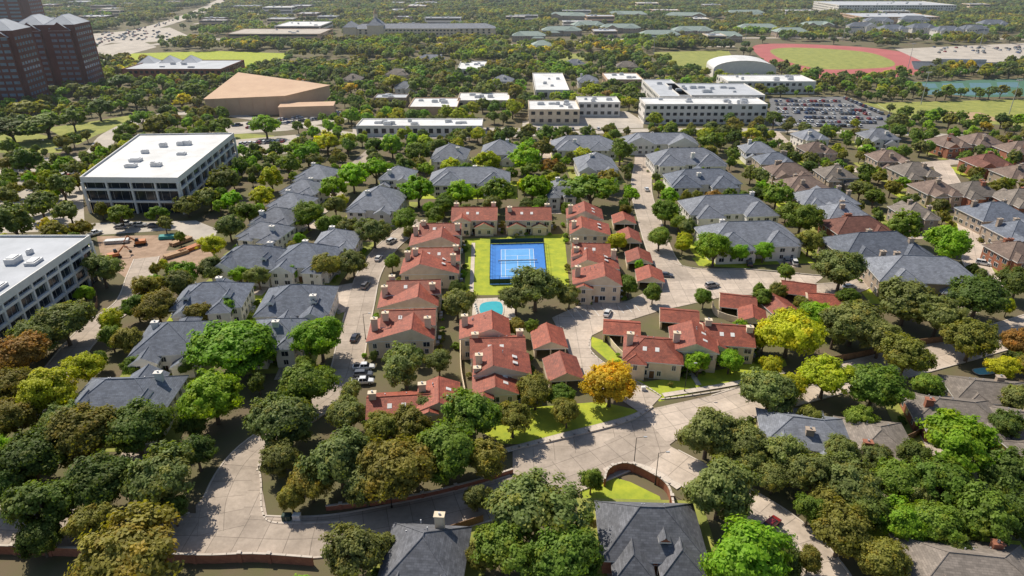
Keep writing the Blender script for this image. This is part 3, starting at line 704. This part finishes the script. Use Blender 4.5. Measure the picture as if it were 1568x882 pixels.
# ---------------------------------------------------------------- walls & fences
def wall(px,hh,wd,name,m,pil=0,sm=True):
    pts=[P(*p) for p in px]
    if sm: pts=smooth(pts,4)
    b=MB(); acc=0
    for a,c in zip(pts[:-1],pts[1:]):
        d=c-a; ln_=d.length; d.normalize(); mid=(a+c)/2
        b.obox((mid.x,mid.y),(d.x,d.y),ln_+wd*.3,wd,0,hh); 
        if pil: b.obox((mid.x,mid.y),(d.x,d.y),ln_+wd*.3,wd+.12,hh,hh+.1,1)
        acc+=ln_
        if pil and acc>pil:
            acc=0; b.obox((a.x,a.y),(d.x,d.y),.6,.6,0,hh+.25); b.obox((a.x,a.y),(d.x,d.y),.72,.72,hh+.25,hh+.38,1)
    b.obj(name,[m,"kerb" if m!='wood_fence' else m])
wall([(-60,846),(130,852),(300,862),(390,860),(480,866)],2.0,.3,"brick_wall","brick_red",5)
wall([(520,866),(600,850),(680,820),(740,800)],1.9,.15,"wood_fence","wood_fence")
wall([(925,745),(932,728),(960,720),(1000,738),(1022,756),(1030,785)],2.0,.3,"brick_wall","brick_red",5)
wall([(500,782),(620,768),(720,745),(785,725)],1.2,.3,"brick_wall","brick_red",6)
wall([(1250,560),(1330,545),(1400,530),(1480,520)],2.0,.15,"wood_fence","wood_fence")
wall([(140,430),(150,470),(120,500)],2.0,.15,"wood_fence","wood_fence")
wall([(1290,700),(1380,680),(1430,650)],1.9,.15,"wood_fence","wood_fence")
wall([(1090,470),(1100,486),(1150,500)],2.0,.2,"stucco_wall","stucco_cream")
wall([(926,515),(945,540),(985,575)],1.8,.2,"stucco_wall","stucco_cream")
wall([(705,528),(706,570),(712,605)],1.8,.2,"stucco_wall","stucco_cream")
wall([(1040,345),(1052,372)],2.0,.2,"wood_fence","wood_fence")
# ---------------------------------------------------------------- cars
def car_mesh(kind):
    b=MB()
    if kind=='car': prof=[(-2.3,.38,.78),(-2.22,.28,.95),(-1.3,.26,1.0),(1.0,.26,.98),(2.0,.28,.80),(2.28,.38,.62)]; cab=[(-1.95,-1.25,.35,1.15)]; ct=1.45
    elif kind=='suv': prof=[(-2.4,.42,.9),(-2.35,.32,1.1),(-1.3,.3,1.12),(1.0,.3,1.1),(2.1,.32,1.0),(2.4,.42,.75)]; cab=[(-2.3,-2.0,.4,1.1)]; ct=1.78
    else: prof=[(-2.8,.5,.95),(-2.78,.42,1.12),(-.9,.4,1.14),(1.2,.4,1.14),(2.5,.42,1.02),(2.75,.5,.8)]; cab=[(-.9,-.65,.8,1.4)]; ct=1.85
    hw=.92
    sec=[]
    for x,z0,z1 in prof:
        w_=hw if abs(x)<2.1 else hw*.9
        sec.append([(x,-w_*.95,z0),(x,w_*.95,z0),(x,w_,(z0+z1)*.55),(x,w_*.9,z1),(x,-w_*.9,z1),(x,-w_,(z0+z1)*.55)])
    for s0,s1 in zip(sec[:-1],sec[1:]):
        for i in range(6):
            j=(i+1)%6; b.poly([s0[i],s1[i],s1[j],s0[j]],0)
    b.poly(sec[0],0); b.poly(sec[-1][::-1],0)
    x0,x1,x2,x3=cab[0]; zb=prof[2][2]-.03
    lo=[(x0,-.82,zb),(x3,-.82,zb),(x3,.82,zb),(x0,.82,zb)]; hi=[(x1,-.66,ct-.05),(x2,-.66,ct-.05),(x2,.66,ct-.05),(x1,.66,ct-.05)]
    b.hexa(lo,hi,1,False)
    b.hexa([(x1-.06,-.68,ct-.06),(x2+.06,-.68,ct-.06),(x2+.06,.68,ct-.06),(x1-.06,.68,ct-.06)],[(x1+.05,-.6,ct+.03),(x2-.05,-.6,ct+.03),(x2-.05,.6,ct+.03),(x1+.05,.6,ct+.03)],0)
    xm=(x1+x2)/2
    for sy in(-1,1): b.hexa([(xm-.06,sy*.83-.02,zb),(xm+.06,sy*.83-.02,zb),(xm+.06,sy*.83+.02,zb),(xm-.06,sy*.83+.02,zb)],[(xm-.06,sy*.67-.02,ct-.04),(xm+.06,sy*.67-.02,ct-.04),(xm+.06,sy*.67+.02,ct-.04),(xm-.06,sy*.67+.02,ct-.04)],0)
    if kind=='pickup': b.box(-2.6,-1.05,-.7,.7,1.13,1.15,2)
    wx=1.4 if kind!='pickup' else 1.75; wr=.34 if kind=='car' else .40
    for x in(-wx,wx):
        for sy in(-1,1): b.cyl((x,sy*.72,wr),(x,sy*.95,wr),wr,wr,12,2); b.cyl((x,sy*.95,wr),(x,sy*.965,wr),wr*.55,wr*.55,8,3)
    xe=prof[-1][0]; 
    for sy in(-.62,.62): b.box(xe-.1,xe+.015,sy-.16,sy+.16,.58,.7,3); b.box(prof[0][0]-.015,prof[0][0]+.1,sy-.16,sy+.16,.68,.82,4)
    for sy in(-1,1): b.box(.75,.9,sy*.98-.08,sy*.98+.08,zb,zb+.15,0)
    return b.mesh(kind,["car_paint","glass","tyre","metal_light","lamp_red"])
CM={k:car_mesh(k) for k in('car','suv','pickup')}
CC=[(.75,.75,.75),(.6,.6,.62),(.05,.05,.055),(.12,.13,.14),(.3,.31,.33),(.35,.03,.03),(.04,.08,.2),(.8,.8,.78)]
def car(u,v,yaw,kind='car',col=None,z=0.17,name="parked_car"):
    p=P(u,v) if not isinstance(u,Vector) else u
    o=bpy.data.objects.new({'pickup':'parked_pickup_truck','suv':'parked_suv'}.get(kind,name),CM[kind]); S.collection.objects.link(o)
    o.location=(p.x,p.y,z); o.rotation_euler=(0,0,math.radians(yaw)); o.color=(*(col or rng.choice(CC)),1)
W_=(.8,.8,.8)
for q in [(558,566,4,'pickup',W_),(557,577,4,'suv',(.12,.13,.15)),(556,588,4,'pickup',W_),(580,398,80,'car',W_),(195,345,5,'suv',W_),(126,345,10,'car',(.4,.4,.42)),(146,360,60,'pickup',W_),(185,350,3,'car',(.3,.3,.33)),(1147,406,80,'suv',(.05,.05,.05)),(1216,404,80,'suv',W_),(1505,406,-30,'suv',W_),(1020,424,-10,'car',(.1,.1,.12)),(1204,402,80,'car',(.2,.2,.22)),(94,230,10,'pickup',W_),(930,482,70,'car',W_),(544,520,84,'car',(.05,.05,.06)),(990,292,88,'car',W_),(235,348,5,'car',(.1,.1,.12)),(215,347,5,'suv',(.5,.5,.5)),(1090,440,20,'suv',(.3,.3,.32)),(600,372,60,'suv',(.7,.7,.7)),(1300,442,10,'car',W_),(1180,806,40,'car',(.3,.03,.03)),(560,440,80,'suv',(.2,.2,.22))]: car(*q)
for row,(v0,u0,u1,sl_) in enumerate([(156,1188,1290,.0),(161,1190,1310,.02),(168,1190,1325,.02),(173,1192,1335,.02),(180,1192,1350,.02),(186,1194,1345,.02),(192,1196,1320,.02)]):
    u=u0
    while u<u1:
        if rng.random()<.82: car(u,v0+(u-u0)*sl_,85,rng.choice(('car','suv')),z=0.05)
        u+=6.0
for i in range(26):
    if rng.random()<.85: car(1293+i*3.2,151+i*1.35,60,rng.choice(('car','suv')),z=0.05)
for i in range(50):
    u=rng.uniform(360,520); car(u,204-(u-350)*.13-rng.choice((3,9)),rng.choice((10,95)),rng.choice(('car','suv')),z=0.05)
for i in range(14): car(10+i*8,270+rng.uniform(-1,1),90,rng.choice(('car','suv')),z=0.05)
for i in range(10): car(370+i*7,222-i*.5,90,rng.choice(('car','suv')),z=0.05)
for i in range(90):
    t=rng.random(); pts=[(110,78),(200,52),(300,20)]; a,b_=(pts[0],pts[1]) if t<.6 else (pts[1],pts[2]); s_=rng.random()
    p=P(a[0]+(b_[0]-a[0])*s_,a[1]+(b_[1]-a[1])*s_); p.x+=rng.uniform(-9,9); car(p,0,110,rng.choice(('car','suv')),z=.17,name="car")
for i in range(60): car(rng.uniform(150,260),rng.uniform(46,62),90,rng.choice(('car','suv')),z=.05)
for i in range(40): car(rng.uniform(1430,1568),rng.uniform(72,82),90,rng.choice(('car','suv')),z=.1)
for i in range(30): car(565+i*13,199,90,rng.choice(('car','suv')),z=.1)
# ---------------------------------------------------------------- street furniture
def lamp(u,v,h=8,arm=1.5):
    p=P(u,v); b=MB(); b.cyl((0,0,0),(0,0,.5),.2,.16,8); b.cyl((0,0,.5),(0,0,h),.1,.06,8); b.cyl((0,0,h-.1),(arm,0,h+.2),.05,.04,6); b.box(arm-.1,arm+.6,-.14,.14,h+.1,h+.28,1)
    o=b.obj("street_lamp",["metal_dark","metal_light"]); o.location=p
for q in((970,718),(68,238),(105,236),(1003,742),(600,778),(1048,600),(30,262),(560,520)): lamp(*q)
def floodpole(u,v,h=22):
    p=P(u,v); b=MB(); b.cyl((0,0,0),(0,0,h),.3,.15,8); b.box(-2,2,-.1,.1,h-.5,h-.3)
    for i in range(4): b.box(-1.9+i*1.1,-1.3+i*1.1,-.4,.1,h-.3,h+.4,1)
    o=b.obj("stadium_light_pole",["metal_light","metal_light"]); o.location=p
for q in((1000,92),(1140,70),(1290,62),(1500,72),(1390,105),(1545,175),(1410,160)): floodpole(*q)
def crate(name,u,v,m,s=(1.6,1.2,1.3)):
    p=P(u,v); b=MB(); x,y,z=s; b.box(-x/2-.15,x/2+.15,-y/2-.15,y/2+.15,0,.18,1); b.box(-x/2,x/2,-y/2,y/2,.18,z); b.hexa([(-x/2-.05,-y/2-.05,z),(x/2+.05,-y/2-.05,z),(x/2+.05,y/2+.05,z),(-x/2-.05,y/2+.05,z)],[(-x/2+.1,-y/2+.1,z+.12),(x/2-.1,-y/2+.1,z+.12),(x/2-.1,y/2-.1,z+.12),(-x/2+.1,y/2-.1,z+.12)]); b.box(-.02,.02,-y/2-.03,-y/2,.3,z-.1,1)
    o=b.obj(name,[m,"kerb"]); o.location=p
crate("utility_box",440,796,"fence_green"); crate("utility_box",455,795,"trim_white",(1.4,1,1.2)); crate("utility_box",985,598,"trim_white",(1,.8,1.1))
def lumber(u,v,yaw,m="lumber"):
    p=P(u,v); b=MB(); r_=random.Random(int(u))
    for k in range(4):
        for i in range(6): b.box(-4+r_.uniform(-.3,.3),4+r_.uniform(-.3,.3),-1.2+i*.42,-1.2+i*.42+.36,.2+k*.3,.2+k*.3+.26)
    for x in(-3,3): b.box(x-.1,x+.1,-1.3,1.4,0,.2)
    o=b.obj("lumber_stack",[m]); o.location=p; o.rotation_euler=(0,0,math.radians(yaw))
lumber(278,372,60); lumber(270,392,50); lumber(290,384,60,"machine_orange"); lumber(262,365,10,"tarp_teal"); lumber(180,372,10,"metal_light")
def excavator(u,v,yaw):
    p=P(u,v); E=empty("excavator",p,math.radians(yaw)); b=MB()
    for sy in(-1,1):
        b.box(-1.7,1.7,sy*1.2-.3,sy*1.2+.3,.1,.8,1); b.cyl((-1.7,sy*1.2-.3,.45),(-1.7,sy*1.2+.3,.45),.35,.35,10,1); b.cyl((1.7,sy*1.2-.3,.45),(1.7,sy*1.2+.3,.45),.35,.35,10,1)
    b.box(-2,1.4,-1.2,1.2,.9,1.9); b.hexa([(.1,.1,1.9),(1.4,.1,1.9),(1.4,1.2,1.9),(.1,1.2,1.9)],[(.2,.2,2.9),(1.1,.2,2.9),(1.1,1.1,2.9),(.2,1.1,2.9)],2)
    b.cyl((1.2,-.4,1.6),(3.6,-.4,3.9),.28,.2,6); b.cyl((3.6,-.4,3.9),(5.2,-.4,1.6),.2,.15,6); b.hexa([(4.8,-.9,.8),(5.5,-.9,.8),(5.5,.1,.8),(4.8,.1,.8)],[(4.6,-.9,1.6),(5.6,-.9,1.6),(5.6,.1,1.6),(4.6,.1,1.6)],1)
    b.obj("body",["machine_orange","metal_dark","glass"],E)
excavator(215,375,200); excavator(176,395,40)
# ---------------------------------------------------------------- trees
def tree_mesh(name,seed,nl,ncl,nleaf,size,tall=1.0,multi=1,spread=0,trunk=True,cr0=.75,cr1=1.3):
    r=np.random.RandomState(seed); TB=MB()
    allp=[];alln=[];allt=[];allw=[]
    for ti in range(multi):
        off=np.array([0,0,0.]) if multi==1 else np.array([r.uniform(-spread,spread),r.uniform(-spread,spread),r.uniform(-1.5,0.5)])
        tt=0 if multi==1 else r.uniform(-.25,.25)
        tw=0 if multi==1 else (r.rand()<.2)*.8
        cz=5.8
        sx,sy=r.uniform(.82,1.15),r.uniform(.82,1.15)
        for li in range(nl):
            if li==0: d=np.array([0,0,1.])
            else:
                while True:
                    d=r.normal(size=3); d/=np.linalg.norm(d)
                    if d[2]>-.45: break
            lc=np.array([0,0,cz])+d*np.array([5.0*sx,5.0*sy,3.0*tall])*r.uniform(.35,.70); lr=r.uniform(1.4,3.0)
            if multi==1 and trunk and li<8: TB.cyl((0,0,1.8+0.1*li),tuple(lc*np.array([.9,.9,1])-np.array([0,0,.3])),.22,.06,5,1,False)
            lt=r.uniform(-.08,.08)
            for ci in range(ncl):
                while True:
                    e=r.normal(size=3); e/=np.linalg.norm(e)
                    if e.dot(d)>-.4: break
                cc=lc+e*lr*r.uniform(.6,1.1)*np.array([1,1,.8]); crd=r.uniform(cr0,cr1)*.85
                k=int(nleaf*crd/.85)
                g_=r.normal(size=(k,3)); g_/=np.linalg.norm(g_,axis=1)[:,None]
                pp_=cc+g_*(r.rand(k,1)**.45)*crd*np.array([1,1,.7])*r.uniform(.9,1.25,(k,1))
                nn=g_*.4+e*.5+d*.3+r.normal(size=(k,3))*.36+np.array([0,0,.3])
                nn/=np.linalg.norm(nn,axis=1)[:,None]
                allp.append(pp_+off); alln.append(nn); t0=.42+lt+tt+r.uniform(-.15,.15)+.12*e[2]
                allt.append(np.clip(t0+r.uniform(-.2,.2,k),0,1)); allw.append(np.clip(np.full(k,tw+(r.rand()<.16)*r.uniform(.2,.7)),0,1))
    Pp=np.concatenate(allp); Nn=np.concatenate(alln); T=np.concatenate(allt); Wm=np.concatenate(allw)
    n_=len(Pp); rv=r.normal(size=(n_,3)); t1=np.cross(Nn,rv); t1/=np.linalg.norm(t1,axis=1)[:,None]; t2=np.cross(Nn,t1)
    sz=(size*r.uniform(.65,1.25,n_))[:,None]
    q=np.stack([Pp+t1*sz,Pp+t2*sz*.62,Pp-t1*sz,Pp-t2*sz*.62],axis=1).reshape(-1,3)
    if multi==1 and trunk:
        TB.cyl((0,0,-.3),(0,0,2.3),.42,.28,8,1,False); TB.cyl((0,0,2.3),(0.2,0.1,6.5),.28,.1,6,1,False)
    tv=np.array(TB.v).reshape(-1,3) if TB.v else np.zeros((0,3)); nq=len(q)
    verts=np.concatenate([q,tv]); faces=[tuple(range(i*4,i*4+4)) for i in range(n_)]+[tuple(j+nq for j in f) for f in TB.f]
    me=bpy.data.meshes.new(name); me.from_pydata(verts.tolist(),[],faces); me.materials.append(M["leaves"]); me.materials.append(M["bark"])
    me.polygons.foreach_set("material_index",[0]*n_+[1]*len(TB.f))
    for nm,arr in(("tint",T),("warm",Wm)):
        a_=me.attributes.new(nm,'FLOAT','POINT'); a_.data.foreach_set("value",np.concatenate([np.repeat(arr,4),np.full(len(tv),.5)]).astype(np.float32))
    me.update(); return me
TH=[tree_mesh("oak_hi_%d"%i,100+i,13+i%4*3,17,62,.26,tall=1+.14*(i%3)) for i in range(10)]
TM=[tree_mesh("oak_mid_%d"%i,200+i,12,11,34,.42,tall=1+.15*(i%3)) for i in range(8)]
TL=[tree_mesh("oak_low_%d"%i,300+i,9,7,17,.75,tall=1+.1*(i%3)) for i in range(5)]
TC=[tree_mesh("oak_group_%d"%i,400+i,7,5,8,1.3,multi=9,spread=20) for i in range(5)]
COL={'d':(.095,.14,.028),'g':(.145,.215,.03),'b':(.20,.335,.022),'o':(.205,.20,.04),'s':(.17,.20,.06),'y':(.34,.37,.022),'Y':(.50,.40,.03),'r':(.31,.18,.045)}
tr_r=random.Random(5); TP=[]
def tree(p,R,H,col,lod=None,parent=None,name="oak_tree"):
    dist=math.hypot(p.x,p.y)
    if lod is None: lod=TH if dist<270 else (TM if dist<480 else TL)
    o=bpy.data.objects.new(name,tr_r.choice(lod)); S.collection.objects.link(o)
    o.location=(p.x,p.y,0); o.rotation_euler=(0,0,tr_r.uniform(0,6.28)); k=tr_r.uniform(.93,1.07); o.scale=(R/5.9*k,R/5.9/k,H/10)
    c=COL[col] if isinstance(col,str) else col; j=tr_r.uniform(.82,1.2); w2=tr_r.uniform(.9,1.12)
    o.color=(c[0]*j*w2,c[1]*j,c[2]*j,1)
    if parent: o.parent=parent
    TP.append((p.x,p.y,R)); return o
def T(u,v,wpx,c):
    p=P(u,v,5)
    R=wpx/2/ppm(p); H=max(5.5,min(14,R*1.25+2.6)); p=P(u,v,H*.6); R=wpx/2/ppm(p); p.z=0
    tree(p,R,H,c)
TREES="""205,845,190,o 60,775,130,d 150,742,120,d 250,728,130,s 45,700,120,d 125,665,120,o 205,655,110,d 325,605,112,b 435,640,115,s 530,632,80,s
70,598,110,y 20,640,90,o 130,562,70,y 362,525,148,b 490,515,92,b 470,585,95,g 30,540,100,r 95,490,95,s 55,515,80,s 195,522,62,o 240,468,72,o 155,410,70,s 15,588,80,o
540,845,115,s 822,780,165,s 870,845,130,g 775,845,120,g 520,705,130,s 600,715,140,o 680,690,125,g 745,700,85,o 720,635,110,g 475,735,80,o 630,650,85,o 560,740,90,s 905,735,45,g
1105,745,135,s 1145,850,160,b 1085,660,110,s 1140,675,90,s 1180,595,95,s 1265,572,95,y 1340,590,100,g 1205,695,90,s 1245,725,100,s 1305,738,110,s 1375,735,90,g 1290,812,110,o 1385,795,90,b 1465,675,135,b
1440,735,110,g 1540,720,110,d 1510,785,120,g 1350,855,90,o 1430,800,90,g 935,585,92,Y 868,630,55,o 820,597,70,o 620,558,95,s 672,552,50,s 700,462,65,s 820,437,95,s 790,455,60,s 872,452,45,s 730,505,40,o
1210,505,112,y 1310,488,100,s 1070,555,45,b 1118,550,45,b 1290,410,90,s 1095,378,66,b 1170,383,38,b 1132,385,35,b 1010,362,48,g 1190,446,32,o 1078,455,34,g 1000,447,38,g 963,435,40,g
1390,458,105,s 1440,480,90,s 1500,452,105,d 1560,430,70,d 1490,517,88,o 1388,542,90,o 1560,522,60,r 1450,370,85,b 1385,345,65,g 1240,368,52,o 1228,330,70,g 1020,322,52,g 1190,296,55,g
640,290,62,b 705,292,52,b 760,292,55,g 815,285,66,b 905,290,90,g 965,298,30,b 540,268,60,b 512,285,50,b 575,258,50,b 470,328,55,g 572,352,62,s 500,405,55,o 540,400,55,s 620,335,50,g
395,422,45,s 445,415,32,b 325,410,52,s 368,420,36,b 325,375,50,y 350,345,52,s 380,325,50,g 400,300,46,y 415,272,46,y 440,250,46,g 470,232,46,b 500,216,46,y 385,240,32,g 340,272,58,s 320,300,50,s
600,222,45,b 640,232,50,g 575,222,40,g 270,432,60,s 225,440,60,o 105,320,50,s 60,308,62,s 20,338,70,s 40,245,52,d 95,285,55,s 185,327,46,g 240,327,36,g 5,300,50,s
40,165,70,o 70,190,90,g 15,195,80,d 135,140,50,s 180,125,45,d 205,148,40,d 190,200,34,g 240,190,50,o 340,190,40,g 406,190,50,b 302,140,44,g 150,165,50,d 110,180,50,g
800,240,60,b 830,225,40,o 745,245,50,y 840,205,40,g 950,230,50,g 1090,215,44,g 600,400,30,g 1280,500,80,s 1350,515,80,s 1170,520,40,y 1135,500,28,b 870,320,26,g 790,500,40,o 815,500,26,g
860,605,55,g 785,640,70,o 700,610,40,g 650,620,55,s 590,655,70,o 300,480,50,o 350,470,44,b 285,560,30,d 205,560,40,g 240,640,50,g 95,640,70,s 60,820,80,d 140,800,90,o 10,740,80,d
1240,640,50,o 1320,640,60,g 1420,590,60,g 1210,590,60,y 1180,560,45,y 1250,480,60,b 1545,650,60,d 1560,610,60,s 1400,700,70,d 1240,780,60,g 1185,730,60,s 1330,780,90,d 1560,790,90,d 1470,840,60,d
300,690,75,d 290,650,60,d 265,780,60,d 590,835,50,s 740,850,60,o 730,760,50,s 450,610,60,g 540,600,50,s 395,585,40,d 1265,770,70,o 1200,860,70,d 1240,855,50,o 1410,760,70,s 1475,755,70,d 1340,700,60,s 1290,690,60,s 1150,705,60,s
1205,415,30,g 1170,455,36,g 1240,475,40,s 1300,455,40,g 1225,462,24,o 640,545,30,d 700,440,30,d 590,455,18,b 576,500,18,b 430,700,70,s 445,760,50,o 700,120,40,g 740,135,40,s 765,110,40,g 790,140,36,o 785,165,36,y 640,130,40,g 680,118,36,o 600,125,36,y 860,100,36,g 905,138,34,y 960,138,36,g 790,90,40,g"""
for s_ in TREES.split():
    u,v,w_,c_=s_.split(','); T(float(u),float(v),float(w_),c_)
SM=[tree_mesh("shrub_%d"%i,500+i,8,7,22,.75,trunk=False) for i in range(3)]
SE=empty("foundation_shrubs")
for (x,y,r_) in SHRUBS:
    o=bpy.data.objects.new("shrub",tr_r.choice(SM)); S.collection.objects.link(o); o.parent=SE
    k=r_/5.9; o.scale=(k,k,k*.95); o.location=(x,y,-1.9*k); c=COL[tr_r.choice("dggbo")]; o.color=(*c,1); o.rotation_euler=(0,0,tr_r.uniform(0,6))
DT=empty("distant_trees")
cell={}
def ok(x,y,R):
    k=int(x//12),int(y//12)
    for i in(-1,0,1):
        for j in(-1,0,1):
            for (a,b,r_) in cell.get((k[0]+i,k[1]+j),()):
                if (a-x)**2+(b-y)**2<((r_+R)*.72)**2: return False
    return True
def addc(x,y,R): cell.setdefault((int(x//12),int(y//12)),[]).append((x,y,R))
for (x,y,r_) in TP: addc(x,y,r_)
fr=random.Random(21); kn="gggssoobbyydgs"
HAZE_TINT=(.17,.215,.16)  # aerial haze painted into far tree leaf colours, stronger with distance
count=0
for i in range(11500):
    y=60+math.sqrt(fr.random())*600
    half=.80*y+45; x=fr.uniform(-half,half)
    near=y<215
    R=fr.uniform(2.4,5.8) if y<400 else fr.uniform(3.2,6.8)
    if near and fr.random()<.5: R=fr.uniform(2,4)
    if inside(x,y) or not ok(x,y,R): continue
    if inside(x-R*.8,y) or inside(x+R*.8,y) or inside(x,y+R*.8) : 
        R*=.6
        if inside(x-R*.8,y) or inside(x+R*.8,y) or inside(x,y+R*.8): continue
    if inside(x,y+7) and fr.random()<.55: continue
    H=R*1.25+2.8
    far=y>350
    c=COL[fr.choice(kn)] if fr.random()>.02 else COL[fr.choice("Yr")]
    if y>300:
        k=min(1,(y-300)/1600); c=tuple(c[q]*(1-k)+HAZE_TINT[q]*k for q in range(3))
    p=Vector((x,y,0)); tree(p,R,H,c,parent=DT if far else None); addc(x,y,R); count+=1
for i in range(5800):
    y=math.sqrt(600**2+fr.random()*(2500**2-600**2)); half=.80*y+60; x=fr.uniform(-half,half)
    if any(inside(x+a,y+b) for a,b in((0,0),(14,0),(-14,0),(0,14),(0,-14))): 
        if y<1100 and not inside(x,y) and not inside(x+6,y) and not inside(x-6,y):
            k=min(1,(y-300)/1600); c=COL[fr.choice("ggsod")]; c=tuple(c[q]*(1-k)+HAZE_TINT[q]*k for q in range(3))
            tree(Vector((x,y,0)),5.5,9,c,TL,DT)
        continue
    k=min(1,(y-300)/1800); c=COL[fr.choice("ggssoby")]; c=tuple(c[q]*(1-k)+HAZE_TINT[q]*k for q in range(3))
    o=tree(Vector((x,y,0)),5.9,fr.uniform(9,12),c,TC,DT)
# ---------------------------------------------------------------- low layer of hazy air over the far town
m=bpy.data.materials.new("haze_air"); m.use_nodes=True; n=m.node_tree; n.nodes.clear()
o_=n.nodes.new("ShaderNodeOutputMaterial"); vs=n.nodes.new("ShaderNodeVolumeScatter"); vs.inputs["Color"].default_value=(.80,.90,1,1); vs.inputs["Density"].default_value=0.00013; vs.inputs["Anisotropy"].default_value=0.3
n.links.new(vs.outputs[0],o_.inputs["Volume"]); M["haze_air"]=m
hb=MB(); hb.box(-4000,4000,280,4500,-1,86); o=hb.obj("haze",["haze_air"])
print("fill trees",count,"objects",len(S.objects))
